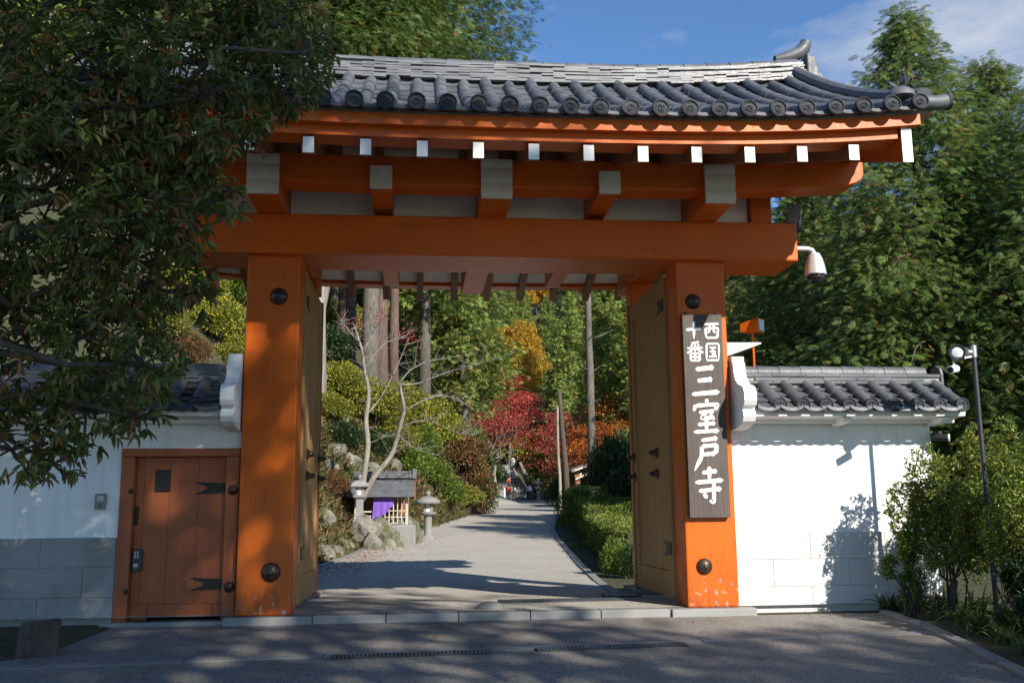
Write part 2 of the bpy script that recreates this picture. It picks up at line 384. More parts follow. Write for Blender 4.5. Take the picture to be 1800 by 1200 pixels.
# rafters, front slope and back slope
def rafter_mesh(front):
    mb = MB(); n = 8; vs = []
    for i in range(n+1):
        y = -2.05+3.18*i/n; z = zraft(y)
        Y = y if front else 2*YR-y
        for dx in (-.05, .05):
            for dz in (0, .152): vs.append((dx, Y, z+dz))
    fs = []
    for i in range(n):
        a = 4*i; b = a+4
        fs += [(a, a+2, b+2, b), (a+1, b+1, b+3, a+3), (a, b, b+1, a+1), (a+2, a+3, b+3, b+2)]
    fs += [(0, 1, 3, 2), (4*n, 4*n+2, 4*n+3, 4*n+1)]
    return mb.add(vs, fs).mesh('rafter', M['brown'])
RF, RB = rafter_mesh(True), rafter_mesh(False)
tipf = MB().box(-.0515, .0515, -2.056, -2.048, 4.417, 4.575).mesh('tip', M['white_paint'])
tipb = MB().box(-.0515, .0515, 2*YR+2.048, 2*YR+2.056, 4.417, 4.575).mesh('tip', M['white_paint'])
for i in range(14):
    x = CX+.5365*(i-6.5)
    for me, tm in ((RF, tipf), (RB, tipb)):
        ra = link('rafter', me, gate, (x, 0, lift(x)*.8)); WLOC[ra.name] = Vector((0, 0, 0))
        t = link('rafter_tip', tm, None); t.parent = ra
# boarding above the rafters
def board_strip(front):
    ys = [-1.92+3.12*i/9 for i in range(10)]
    lo = [(y if front else 2*YR-y, zraft(y)+.153) for y in ys]; hi = [(a, z+.03) for a, z in lo]
    return sweep_x(lo+hi[::-1], CX-3.95, CX+3.95, 20, lambda x: lift(x)*.8)
board_strip(True).build('soffit_board', M['soffit'], gate); board_strip(False).build('soffit_board', M['soffit'], gate)
# eave boards
for sg in (1, -1):
    fy = (lambda y: y) if sg == 1 else (lambda y: 2*YR-y)
    sweep_x(rect(fy(-2.07), fy(-1.80), 4.598, 4.735), CX-3.95, CX+3.95, 24, lambda x: lift(x)*.9).build('eave_fascia', M['red'], gate)
    sweep_x(rect(fy(-2.16), fy(-2.072), 4.690, 4.798), CX-4.15, CX+4.15, 24, lambda x: lift(x)*.95).build('eave_lip', M['red'], gate)
# barge boards
for s in (-1, 1):
    for front in (True, False):
        ys = [-2.10+3.30*i/12 for i in range(13)]
        f = (lambda y: y) if front else (lambda y: 2*YR-y)
        zb = lambda y: 4.475+.335*(y+2.10)+.022*(y+2.10)**2
        poly = [(f(y), zb(y)) for y in ys]+[(f(y), zb(y)+.345) for y in ys[::-1]]
        x = CX+s*4.02
        bb = MB().prism(poly, 'x', x-.05, x+.05).build('barge_board', M['red'], gate)
        y0 = f(-2.10); dy = -.008 if front else .008
        MB().box(x-.053, x+.053, min(y0, y0+dy), max(y0, y0+dy), 4.470, 4.825).build('barge_board_tip', M['white_paint'], bb)
# ---- tiled roof: a deck part carrying each tile as a sub-part
ys = [-2.14+6.68*i/24 for i in range(25)]
top = [(y, zroof(y)-.045) for y in ys]
bot = [(y, max(4.80, zraft(max(-2.0, min(2*YR+2.0, y)))+.19) if -1.95 < y < 2*YR+1.95 else 4.80) for y in ys]
bot = [(y, min(b, t-.02)) for (y, b), (_, t) in zip(bot, top)]
roof = sweep_x(bot+top[::-1], CX-4.3, CX+4.3, 24, lift).build('roof', M['tile_mortar'], gate)
WLOC[roof.name] = Vector((0, 0, 0))
def cover_mesh(Lg, r0=.078, r1=.069, n=9):
    mb = MB(); vs = []
    for y, r in ((0, r0), (Lg, r1)):
        for rr in (r, r-.016):
            for k in range(n+1):
                w = math.pi*k/n; vs.append((rr*math.cos(w), y, rr*math.sin(w)))
    m = n+1; fs = []
    for k in range(n):
        fs.append((k, k+1, 2*m+k+1, 2*m+k)); fs.append((k, m+k, m+k+1, k+1))
    return mb.add(vs, fs).mesh('round_tile', M['tile'], False)
def smooth(me):
    me.polygons.foreach_set('use_smooth', [True]*len(me.polygons))
    try: me.set_sharp_from_angle(angle=rad(40))
    except Exception: pass
    return me
def pan_mesh(W, Lg, sag=.034, th=.022, n=6):
    mb = MB(); vs = []
    for y, z0 in ((0, .018), (Lg, -.006)):
        for dz in (0, -th):
            for k in range(n+1):
                u = -1+2*k/n; vs.append((u*W/2, y, z0+dz-sag*(1-u*u)+.02))
    m = n+1; fs = []
    for k in range(n):
        fs += [(k, k+1, 2*m+k+1, 2*m+k), (k, m+k, m+k+1, k+1), (m+k, 3*m+k, 3*m+k+1, m+k+1)]
    return mb.add(vs, fs).mesh('pan_tile', M['tile'])
M['tile_disc'] = m_tile('eave_tile_clay', .50, .75, .15)
def tomoe_disc(R=.087, depth=.035):
    "round eave tile end: rim, ring of beads, three swirling commas. Faces -y"
    mb = MB(); n = 24
    prof = [(R, 0), (R, -depth), (R*.86, -depth-.004), (R*.84, -depth+.009), (.001, -depth+.010)]
    vs = []
    for r, y in prof:
        for k in range(n):
            w = 2*math.pi*k/n; vs.append((r*math.cos(w), y, r*math.sin(w)))
    fs = [(i*n+k, (i+1)*n+k, (i+1)*n+(k+1) % n, i*n+(k+1) % n) for i in range(len(prof)-1) for k in range(n)]
    mb.add(vs, fs)
    y0 = -depth+.010
    for k in range(16):
        w = 2*math.pi*k/16; c = (R*.70*math.cos(w), R*.70*math.sin(w)); q = R*.065
        mb.add([(c[0]-q, y0, c[1]), (c[0], y0, c[1]-q), (c[0]+q, y0, c[1]), (c[0], y0, c[1]+q), (c[0], y0-.009, c[1])], [(0, 1, 4), (1, 2, 4), (2, 3, 4), (3, 0, 4)])
    for k in range(3):
        a0 = 2*math.pi*k/3; pts = []; m = 9
        for i in range(m):
            t = i/(m-1); w = a0+t*2.5; r = R*(.20+.33*t); wd = R*(.15*(1-t)**.7+.03)
            pts.append((w, r, wd))
        vs = []
        for w, r, wd in pts:
            for rr, yy in ((r-wd, y0), (r-wd*.5, y0-.010), (r+wd*.5, y0-.010), (r+wd, y0)): vs.append((rr*math.cos(w), yy, rr*math.sin(w)))
        fs = [(i*4+j, i*4+j+1, (i+1)*4+j+1, (i+1)*4+j) for i in range(m-1) for j in range(3)]+[(0, 3, 2, 1)]
        mb.add(vs, fs)
    return smooth(mb.mesh('eave_disc', M['tile_disc']))
NSEG = 10
slope = []
yy = -2.2; step = 3.30/NSEG
for i in range(NSEG):
    y = -2.2+step*i; z = zroof(y); z2 = zroof(y+step); slope.append((y, z, math.atan2(z2-z, step), math.hypot(step, z2-z)))
CT = smooth(cover_mesh(.40)); PT = smooth(pan_mesh(.285, .40)); DISC = tomoe_disc()
rnd = random.Random(4)
rows = [-.61+.2916*k for k in range(-10, 20)]
for r_i, x in enumerate(rows):
    lf = lift(x)
    for i, (y, z, a, Lg) in enumerate(slope):
        if i < NSEG-1 or r_i % 2: link('round_tile', CT, roof, (x+rnd.uniform(-.004, .004), y-(.075 if i == 0 else 0), z+lf+.012-(.03 if i == 0 else 0)+rnd.uniform(-.002, .003)), (a, 0, 0), (1, Lg/(.385 if i else .325), 1))
        if r_i < len(rows)-1:
            xm = x+.1458; link('pan_tile', PT, roof, (xm, y-(.035 if i == 0 else 0), z+lift(xm)-.012), (a+.02, rnd.uniform(-.012, .012), 0), (1, Lg/.38, 1))
    link('eave_disc', DISC, roof, (x, -2.265, zroof(-2.2)+lf+.012), (rad(-6), rnd.uniform(0, 2), 0))
    if r_i < len(rows)-1:                        # shaped lip of the eave pan tile
        xm = x+.1458; mb = MB(); n = 8; vs = []
        for k in range(n+1):
            u = -1+2*k/n; zt = -.034*(1-u*u)+.012
            for yo, dz in ((-.03, .006), (-.045, -.034), (0, -.04)): vs.append((u*.135, yo, zt+dz))
        mb.add(vs, [(k*3+j, (k+1)*3+j, (k+1)*3+j+1, k*3+j+1) for k in range(n) for j in range(2)])
        if r_i == 0: LIP = smooth(mb.mesh('eave_pan_lip', M['tile']))
        link('eave_pan_lip', LIP, roof, (xm, -2.215, zroof(-2.2)+lift(xm)+.006))
# the back slope, out of the picture: one joined part
mb = MB()
for x in rows:
    pts = [(x, 2*YR-y, zroof(y)+lift(x)+.03) for y in (-2.2, -1.2, -.2, 1.0)]
    mb.tube(pts, .075, 8)
tag(mb.build('rear_tiles', M['tile'], roof, auto=True), kind='stuff')
# gable edge tiles and corner
for s in (-1, 1):
    xg = CX+s*4.27
    GT = smooth(MB().tube([(0, 0, 0), (s*.20, 0, .0)], .07, 12).mesh('gable_tile', M['tile']))
    for i in range(12):
        y = -2.05+i*.275; link('gable_tile', GT, roof, (xg, y, zroof(y)+lift(xg)+.035))
    pts = [(xg-s*.03, y, zroof(y)+lift(xg)+.10) for y in [-2.1+3.2*i/12 for i in range(13)]]
    MB().tube(pts, .085, 10).build('gable_roll', M['tile'], roof, auto=True)
    c = Vector((xg+s*.05, -2.17, zroof(-2.2)+lift(xg)+.03))
    MB().tube([c+Vector((-s*.20, -.02, -.01)), c+Vector((0, 0, .0)), c+Vector((s*.14, .03, .035))], [.07, .075, .078], 14).build('corner_tile', M['tile'], roof, auto=True)
    link('eave_disc', DISC, roof, c+Vector((s*.135, .03, .035)), (0, 0, rad(90*s)-s*.15))
    # leaf-shaped finial lying on the corner
    d = c+Vector((-s*.29, .14, .10))
    MB().lathe([(.15, 0), (.14, .05), (.09, .10), (.01, .12)], 14, d).build('corner_cap', M['tile'], roof, auto=True)
    for q, (ang, tilt, ln) in enumerate(((.3, .9, .20), (1.9, .55, .17), (-1.2, .3, .16))):
        mm = Matrix.Translation(d+Vector((0, 0, .10))) @ Euler((0, -tilt, ang)).to_matrix().to_4x4()
        vs = [mm @ Vector(p) for p in ((0, 0, 0), (ln*.35, -.045, .02), (ln*.75, -.035, .03), (ln, 0, .05), (ln*.75, .035, .03), (ln*.35, .045, .02), (ln*.4, 0, -.01))]
        MB().add(vs, [(0, 1, 2, 3, 4, 5), (0, 6, 1), (1, 6, 2), (2, 6, 3), (3, 6, 4), (4, 6, 5), (5, 6, 0)]).build('finial_leaf', M['tile'], roof)
# ridge: courses of flat tiles and a row of caps
RT = {}
zb = zroof(.98)+.03
sweep_x(rect(1.04, 1.36, zb-.25, zb+.27), CX-4.35, CX+4.35, 24, lambda x: lift(x)-.004).build('ridge_core', M['tile_mortar'], roof)
for c in range(8):
    hw = .264-.008*c; z0 = zb-.002+c*.0345; ln = .318; n = 28; off = (c % 2)*.5
    if c == 0: hw = .30
    RT[c] = MB().box(-ln/2+.003, ln/2-.003, YR-hw, YR+hw, -.0125, .0125).mesh('ridge_tile', M['tile_ridge'])
    for k in range(n):
        x = CX-4.37+(k+off+.5)*ln*.977
        if x > CX+4.33: continue
        link('ridge_tile', RT[c], roof, (x, rnd.uniform(-.003, .003), z0+lift(x)+rnd.uniform(-.0015, .0015)), (rnd.uniform(-.018, .018), -3*.16*(abs(x-CX)/4.1)**2/4.1*(1 if x > CX else -1), 0))
CAPM = smooth(MB().tube([(-.16, YR, 0), (.16, YR, 0)], [.118, .108], 14).mesh('ridge_cap_tile', M['tile']))
for k in range(27):
    x = CX-4.16+k*.32; link('ridge_cap_tile', CAPM, roof, (x, 0, zb+.265+lift(x)), (0, -3*.16*(abs(x-CX)/4.1)**2/4.1*(1 if x > CX else -1), 0))
# ridge-end ornaments: upright plate with scrolls and a swept horn
for s in (-1, 1):
    X0 = CX+s*4.36; z0 = zb+lift(X0)-.07
    og = [(0, -.22), (.10, -.22), (.15, -.10), (.12, .02), (.16, .12), (.15, .26), (.12, .38), (.0, .40)]
    orn = MB().prism([(X0+s*a, z0+b) for a, b in og], 'y', YR-.27, YR+.27).build('ridge_end_tile', M['tile'], roof, bevel=.02)
    pts = [(X0-s*.34, YR, z0+.42), (X0-s*.16, YR, z0+.46), (X0+s*.0, YR, z0+.53), (X0+s*.09, YR, z0+.62), (X0+s*.12, YR, z0+.70)]
    MB().tube(pts, [.06, .085, .095, .09, .075], 12).build('ridge_horn', M['tile'], roof, auto=True)
    for yy_ in (YR-.24, YR+.24):
        MB().lathe([(.10, -.07), (.12, 0), (.10, .07)], 12, (X0+s*.10, yy_, z0+.02), Matrix.Rotation(rad(90), 3, 'X')).build('scroll', M['tile'], roof, auto=True)
# doors standing open, folded back behind the posts
KNOB = smooth(MB().lathe([(.055, 0), (.058, .008), (.040, .03), (.030, .034), (.026, .05), (.033, .06), (.020, .08), (.003, .10)], 14).mesh('knob', M['bronze']))
def strap_poly(w, h, fork): return [(0, -h/2), (w, -h/2*.8), (w, h/2*.8), (0, h/2), (fork, h*.12), (fork, -h*.12)]
for s, xf in ((1, -1.31), (-1, 2.985)):
    dr = empty('door', (xf, .5, 0)); adopt(dr, gate); WLOC[dr.name] = Vector((xf, .5, 0))
    def bxd(name, mat, y0, y1, z0, z1, d0, d1, bev=.004):
        a, b = sorted((xf-s*d0, xf-s*d1)); return MB().box(a, b, y0, y1, z0, z1).build(name, mat, dr, bevel=bev)
    bxd('stile', M['doorwood'], .505, .72, .06, 3.90, 0, .10); bxd('stile', M['doorwood'], 2.24, 2.42, .06, 3.90, 0, .10)
    bxd('rail', M['doorwood'], .722, 2.238, .06, .36, .004, .095); bxd('rail', M['doorwood'], .722, 2.238, 3.66, 3.90, .004, .095)
    for k in range(5):
        y0 = .724+k*.303; bxd('plank', M['doorwood'], y0, y0+.297, .362, 3.658, .022+.002*(k % 2), .08)
    bxd('edge_strip', M['brown'], 2.421, 2.47, .02, 3.93, -.012, .112)
    mm = Euler((0, rad(90*s), 0))
    for yk, zk in ((1.15, 1.52), (1.15, 1.78), (2.33, 1.52), (2.33, 1.78)):
        link('knob', KNOB, dr, (xf+(0 if yk > 2 else -s*.02), yk, zk), mm, (1.15, 1.15, 1.15))
    for zk in (.62, 3.55):
        MB().prism([(.506+.34-a, zk+b) for a, b in strap_poly(.34, .17, .14)], 'x', *sorted((xf+s*.001, xf+s*.013))).build('hinge_strap', M['iron'], dr)
# sill of dressed granite across the opening, with kerb stones in the road before it
for k in range(5):
    x0 = -1.095+k*.778; MB().box(x0+.003, x0+.772, -.10, .06, -.2, .002+.0015*(k % 2)).build('sill_stone', M['granite'], gate, bevel=.008)
stop = MB(); n = 14
stop.lathe([(.17, -.1), (.17, .0), (.15, .05), (.10, .085), (.04, .10), (.001, .102)], 18, (0, 0, 0))
so = stop.build('door_stop_stone', M['stone'], None, smooth=True); so.location = (at(862, 1078, .30).x, .32, .0); so.scale = (1, .7, .8)
tag(so, 'small rounded stone set in the middle of the gateway', 'stone')
# ================================================================ GROUND AND PAVING
def zr(Y):
    "height of the paving along the approach"
    if Y < -0.10: return -0.085+0.045*(Y+0.10)
    return float(np.interp(Y, [1, 3, 5, 10, 15, 20, 27, 36, 45, 60, 75, 90, 100, 400], [0, -.07, -.11, -.08, .03, .16, .36, .63, .93, 1.28, 1.62, 1.95, 2.1, 2.1]))
LE = [on_road(*p) for p in ((556, 1000), (600, 984), (640, 968), (690, 950), (740, 935), (790, 918), (832, 904))]
RE = [on_road(*p) for p in ((1106, 1056), (1080, 1046), (1030, 1008), (1000, 975), (976, 945), (968, 930), (975, 912), (982, 899))]
LY, LX = [p.y for p in LE], [p.x for p in LE]; RY, RX = [p.y for p in RE], [p.x for p in RE]
def xl(Y): return float(np.interp(Y, [1.0, 3.0]+LY+[LY[-1]+14, 86, 110], [-4.6, -3.6]+LX+[LX[-1]-.4, 4.0, 6.0]))
def xr(Y): return float(np.interp(Y, [1.0, 2.2]+RY+[RY[-1]+20, 92, 110], [5.2, 4.6]+RX+[RX[-1]+2.2, 17.5, 18]))
def sstep(a, b, x):
    t = min(1, max(0, (x-a)/(b-a))); return t*t*(3-2*t)
def hill(X, Y):
    h = 0
    if Y > 2.5:
        d = xl(Y)-.25-X
        if d > 0:
            near = sstep(2.5, 6, Y)*(1-sstep(52, 60, Y))
            h += near*(min(d, 1.1)*float(np.interp(Y, [8, 14, 20, 30, 42], [1.0, 1.3, 1.7, 2.9, 3.3]))+max(0, min(d-1.1, 9))*1.08+max(0, d-10.1)*.30)
            far = sstep(52, 64, Y); dd = max(0, d-9); h += far*(min(dd, 30)*.75+max(0, dd-30)*.3)
        e = X-xr(Y)-1.5
        if e > 0: h += max(0, e-7)*.16*sstep(6, 30, Y)
    if Y > 98:
        h += (Y-98)*.34*(1-.75*sstep(7, 3, abs(X-10.5))*(1-sstep(112, 122, Y)))
        h += (Y-98)*.04*max(0, 6-abs(X-14))*.0
    return h
def gz(X, Y):
    b = zr(Y)
    n = .0
    if Y > 3 and (X < xl(Y)-.3 or X > xr(Y)+.5 or Y > 98): n = .10*math.sin(X*1.7+Y*.6)*math.cos(Y*.9-X*.4)+.05*math.sin(3.1*X+2.3*Y)
    return b+hill(X, Y)+n*min(1, .25+hill(X, Y))
def axis(parts):
    o = []
    for a, b, s in parts: o += list(np.arange(a, b, s))
    return sorted(set(round(v, 3) for v in o))
gx = axis([(-260, -60, 20), (-60, -16, 2.5), (-16, 22, .5), (22, 60, 2.5), (60, 261, 20)])
gy = axis([(-120, -20, 10), (-20, -2, 1.5), (-2, 2, .25), (2, 60, .6), (60, 125, 1.5), (125, 200, 6), (200, 420, 20)])
V = [(x, y, gz(x, y)-.03-(.05 if y < 2.5 else 0)) for y in gy for x in gx]
nx = len(gx); F = [(j*nx+i, j*nx+i+1, (j+1)*nx+i+1, (j+1)*nx+i) for j in range(len(gy)-1) for i in range(nx-1)]
t = NT('forest_soil'); v = t.pos()
c = t.ramp(t.noise(v, 1.1, 8, .65), [(.3, (.030, .026, .014)), (.5, (.058, .056, .024)), (.62, (.045, .065, .018)), (.8, (.085, .075, .040))])
c = t.mix(t.ramp(t.noise(v, 14, 5, .7), [(.62, G3(0)), (.70, G3(.7))]), c, (.20, .085, .045))
t.set(Base_Color=c, Roughness=.95); t.bump(t.noise(v, 9, 8, .7), .9, .06); M['soil'] = t.m
tag(link('ground', npmesh('ground', V, F, M['soil'], True)), kind='structure')
def sheet(name, rowsl, mat, dz=.004, n=10, side=None):
    "rowsl: (Y, x0, x1) rows"
    V = []; 
    for Y, a, b in rowsl:
        for i in range(n+1): V.append((a+(b-a)*i/n, Y, zr(Y)+dz))
    F = [(j*(n+1)+i, j*(n+1)+i+1, (j+1)*(n+1)+i+1, (j+1)*(n+1)+i) for j in range(len(rowsl)-1) for i in range(n)]
    return tag(link(name, npmesh(name, V, F, mat, False)), kind='structure')
# kerb line before the gate runs slightly askew
def ykerb(X): return -2.05+(X+3.2)*.08
def quadsheet(name, fy0, fy1, xs, mat, ny, dz=.004, fx=None):
    V = []; n = len(xs)
    for j in range(ny+1):
        for x in xs:
            Y = fy0(x)+(fy1(x)-fy0(x))*j/ny; V.append((x, Y, zr(Y)+dz))
    F = [(j*n+i, j*n+i+1, (j+1)*n+i+1, (j+1)*n+i) for j in range(ny) for i in range(n-1)]
    return tag(link(name, npmesh(name, V, F, mat)), kind='structure')
xs = [-9+18*i/24 for i in range(25)]
quadsheet('road', lambda x: -40, lambda x: ykerb(x)-.10, xs, M['asphalt'], 6)
def aleft(Y): return -3.05+(Y+1.9)*-.35
quadsheet('apron', lambda x: ykerb(x)+.035, lambda x: -.105, [-3.7+9.2*i/20 for i in range(21)], M['apron'], 4)
ks = [-9.0+k*1.17 for k in range(14)]
kerbs = tag(empty('kerb', (0, -1.8, -.16)), kind='structure')
for x0 in ks:
    x1 = x0+1.16; a, b = ykerb(x0), ykerb(x1)
    vs = [(x0, a-.10, zr(a-.1)+.010), (x1, b-.10, zr(b-.1)+.010), (x1, b+.035, zr(b)+.014), (x0, a+.035, zr(a)+.014)]
    vs += [(p[0], p[1], p[2]-.12) for p in vs]
    MB().add(vs, [(0, 1, 2, 3), (0, 4, 5, 1), (1, 5, 6, 2), (2, 6, 7, 3), (3, 7, 4, 0)]).build('kerb_stone', M['concrete'], kerbs, bevel=.008)
Ys = [.06, .5, 1, 1.6, 2.2, 3]+LY[1:-1]+list(np.arange(6, 96, 2.0)); Ys = sorted(set(round(float(y), 2) for y in Ys))
sheet('road', [(y, xl(y), xr(y)) for y in Ys], M['paving'], .004, 12)
# side path climbing away behind the bank
pp = [at(832, 903, 56), at(925, 890, 69), at(884, 873, 82), at(842, 862, 84)]
MB().add([(p.x, p.y, p.z+.03) for p in pp]+[(p.x, p.y, p.z-.6) for p in pp], [(0, 1, 2, 3), (0, 4, 5, 1), (1, 5, 6, 2), (2, 6, 7, 3), (3, 7, 4, 0)]).build('path', M['paving'])['kind'] = 'structure'
# edging stones along the right and left of the approach
edg = tag(empty('road_edging', (3, 10, 0)), kind='structure')
for side, fx, y0, y1 in ((1, xr, 1.6, 60), (-1, xl, 3.6, 56)):
    y = y0
    while y < y1:
        ln = 1.0 if y < 25 else 2.6
        a, b = fx(y), fx(y+ln-.02); w = .13*side
        vs = [(a, y, zr(y)+.03), (a+w, y, zr(y)+.035), (b+w, y+ln-.02, zr(y+ln)+.035), (b, y+ln-.02, zr(y+ln)+.03)]
        vs += [(p[0], p[1], p[2]-.2) for p in vs]
        MB().add(vs, [(0, 1, 2, 3), (0, 4, 5, 1), (1, 5, 6, 2), (2, 6, 7, 3), (3, 7, 4, 0)]).build('edging_stone', M['concrete'], edg)
        y += ln
# planting bed on the right of the forecourt, with its kerb
kp = [on_road(x, y) for x, y in ((1545, 1078), (1620, 1103), (1700, 1142), (1810, 1198))]+[Vector((5.0, -6.2, zr(-6.2))), Vector((5.6, -9.5, zr(-9.5)))]
bed = tag(empty('bed_kerb', kp[0]), kind='structure')
for i in range(len(kp)-1):
    a, b = kp[i], kp[i+1]; d = (b-a).normalized(); nrm = Vector((-d.y, d.x, 0))
    if nrm.x < 0: nrm = -nrm
    m = max(1, int((b-a).length/.62))
    for k in range(m):
        p, q = a+(b-a)*(k/m), a+(b-a)*((k+1)/m-.012)
        vs = [p+Vector((0, 0, .035)), q+Vector((0, 0, .035)), q+nrm*.10+Vector((0, 0, .045)), p+nrm*.10+Vector((0, 0, .045))]
        vs = [tuple(w) for w in vs]+[(w.x, w.y, w.z-.25) for w in vs]
        MB().add(vs, [(0, 1, 2, 3), (0, 4, 5, 1), (1, 5, 6, 2), (2, 6, 7, 3), (3, 7, 4, 0)]).build('kerb_stone', M['concrete'], bed, bevel=.01)
poly = [(p.x+.1, p.y, zr(p.y)+.03) for p in kp]+[(14, -9.5, -.35), (14, .1, .05), (kp[0].x+.1, .1, -.05)]
MB().add(poly, [tuple(range(len(poly)))]).build('planting_bed', M['soil'])['kind'] = 'structure'
# planting strip at the far left
poly = [tuple(on_road(*p)+Vector((0, 0, .008))) for p in ((75, 1152), (195, 1104))]+[(-3.4, .12, -.068), (-12, .12, -.068), (-12, -2.9, -.20), (-3.9, -2.05, -.165)]
MB().add(poly, [tuple(range(len(poly)))[::-1]]).build('planting_bed', M['soil'])['kind'] = 'structure'
# iron drain grates
def grate(p, ln, w, lab, ang=0, grp=None):
    g = empty('drain_grate', p, lab, 'drain grate', grp)
    fr = MB()
    for a, b, c, d in ((-ln/2, ln/2, -w/2, -w/2+.018), (-ln/2, ln/2, w/2-.018, w/2), (-ln/2, -ln/2+.02, -w/2+.018, w/2-.018), (ln/2-.02, ln/2, -w/2+.018, w/2-.018)): fr.box(a, b, c, d, -.03, .009)
    f = link('frame', fr.mesh('frame', M['darkmetal']), None); f.parent = g
    br = MB(); n = int(ln/.035)
    for i in range(1, n): br.box(-ln/2+ln*i/n-.006, -ln/2+ln*i/n+.006, -w/2+.018, w/2-.018, -.02, .007)
    q = link('bars', br.mesh('bars', M['steel'])); q.parent = g
    q = link('pit', MB().box(-ln/2+.02, ln/2-.02, -w/2+.018, w/2-.018, -.034, -.026).mesh('pit', M['blackplastic'])); q.parent = g
    g.rotation_euler = (math.atan(.045), 0, ang); return g
def onk(px, py, off=-.17):
    p = on_road(px, py); Y = ykerb(p.x)+off; return Vector((p.x, Y, zr(Y)+.012))
grate(onk(725, 1137), 1.42, .13, 'longer left iron drain grate along the kerb before the gate', .08)
grate(onk(1068, 1131), 1.42, .13, 'right iron drain grate along the kerb before the gate', .08)
p = on_road(985, 1057); grate(p+Vector((0, 0, .02)), 1.5, .16, 'dark drain grate across the road just inside the gate')
p = on_road(1092, 1049); grate(p+Vector((0, 0, .03)), .46, .30, 'short wide grate inside the gate beside the open right door')
p = on_road(276, 1107); pl = MB().box(-.36, .36, -.10, .10, -.02, .012).build('access_cover', M['greybox'], bevel=.004); pl.location = p; pl.rotation_euler = (math.atan(.045), 0, .06)
tag(pl, 'thin grey metal cover plate lying before the small side door', 'cover plate')
p = on_road(64, 1150)
M['darkstone'] = m_bark('dark_rough_stone', (.035, .026, .020), (.13, .10, .08), (3, 3, 1.2))
blk = MB().add([(-.19, -.17, -.15), (.15, -.17, -.15), (.16, .17, -.15), (-.18, .17, -.15), (-.15, -.15, .28), (.19, -.16, .31), (.18, .16, .30), (-.14, .15, .27)], [(0, 3, 2, 1), (4, 5, 6, 7), (0, 1, 5, 4), (1, 2, 6, 5), (2, 3, 7, 6), (3, 0, 4, 7)]).build('stone_block', M['darkstone'], bevel=.02); blk.location = p; blk.rotation_euler = (0, 0, .35)
tag(blk, 'rough dark upright stone block at the foot of the shaded white wall', 'stone block')
# ================================================================ SIDE WALLS
YW = .15
def wall_roof(parent, x0, x1, rowx, end_side):
    base = MB().prism([(-.27, 2.185), (.92, 2.185), (.90, 2.21), (.33, 2.54), (-.26, 2.21)], 'x', x0, x1).build('roof', M['tile_mortar'], parent)
    WLOC[base.name] = Vector((0, 0, 0))
    ct = smooth(cover_mesh(.34, .074, .066)); pt = smooth(pan_mesh(.262, .20, .028, .02)); a = math.atan2(.33, .59)
    for x in rowx:
        for i in range(2):
            link('round_tile', ct, base, (x, -.33+i*.285, 2.212+i*.285*math.tan(a)+.006), (a, 0, 0), (1, .98, 1))
        link('eave_disc', DISC, base, (x, -.325, 2.232), (rad(-5), rnd.uniform(0, 2), 0), (.95, .95, .95))
    for x in [rowx[0]-.1345*1]+[r+.1345 for r in rowx]:
        if not (x0 < x < x1): continue
        for i in range(4): link('pan_tile', pt, base, (x, -.33+i*.145, 2.205+i*.145*math.tan(a)), (a-.06, 0, 0))
        link('eave_pan_lip', LIP, base, (x, -.325, 2.215), None, (.95, 1, 1))
    bk = MB()
    for x in rowx: bk.tube([(x, .96, 2.24), (x, .42, 2.54)], .07, 8)
    tag(bk.build('rear_tiles', M['tile'], base, auto=True), kind='stuff')
    for c in range(3):
        hw = .145-.012*c; ln = .42; n = int((x1-x0)/ln)+1
        rm = MB().box(-ln/2+.003, ln/2-.003, .33-hw, .33+hw, -.016, .016).mesh('ridge_tile', M['tile'])
        for k in range(n):
            x = x0+(k+.5+(c % 2)*.5)*ln
            if x+ln/2 > x1+.02: continue
            link('ridge_tile', rm, base, (x, rnd.uniform(-.004, .004), 2.555+c*.043+rnd.uniform(-.002, .002)), (rnd.uniform(-.02, .02), 0, 0))
    MB().box(x0+.01, x1-.01, .23, .43, 2.45, 2.66).build('ridge_core', M['tile_mortar'], base)
    cm = smooth(MB().tube([(-.132, .33, 0), (.132, .33, 0)], [.094, .086], 14).mesh('ridge_cap_tile', M['tile']))
    n = int((x1-x0)/.262)
    for k in range(n): link('ridge_cap_tile', cm, base, (x0+.14+k*.262, 0, 2.675))
    # end piece
    xe = x1 if end_side > 0 else x0
    MB().prism([(.20, 2.42), (.46, 2.42), (.46, 2.66), (.43, 2.74), (.33, 2.785), (.23, 2.74), (.20, 2.66)], 'x', xe-.02, xe+.02).build('ridge_end_tile', M['tile'], base, bevel=.012)
    MB().tube([(xe, .33, 2.44), (xe+end_side*.14, .33, 2.44)], .07, 12).build('ridge_end_roll', M['tile'], base, auto=True)
    # plastered cove and moulding under the tiles
    MB().prism([(-.245, 2.184), (-.225, 2.115), (YW-.14, 2.10), (YW-.13, 2.06), (YW-.02, 2.055), (YW-.02, 2.184)], 'x', x0, x1).build('cove', M['plaster'], parent)
    return base
def corbel(parent, x0, x1):
    # scrolled plaster gable plate closing the little roof against the gate post
    pr = [(.13, 1.97), (.40, 1.97), (.40, 2.80), (.02, 2.83), (-.06, 2.82), (-.06, 2.755), (-.085, 2.75), (-.10, 2.64), (-.15, 2.54), (-.24, 2.475), (-.34, 2.45), (-.40, 2.42), (-.435, 2.36), (-.435, 2.27), (-.40, 2.215), (-.345, 2.20), (-.345, 2.17), (-.37, 2.15), (-.375, 2.10), (-.34, 2.045), (-.25, 2.005), (-.10, 1.98)]
    return MB().prism(pr, 'x', x0, x1).build('corbel', M['plaster'], parent, bevel=.008)
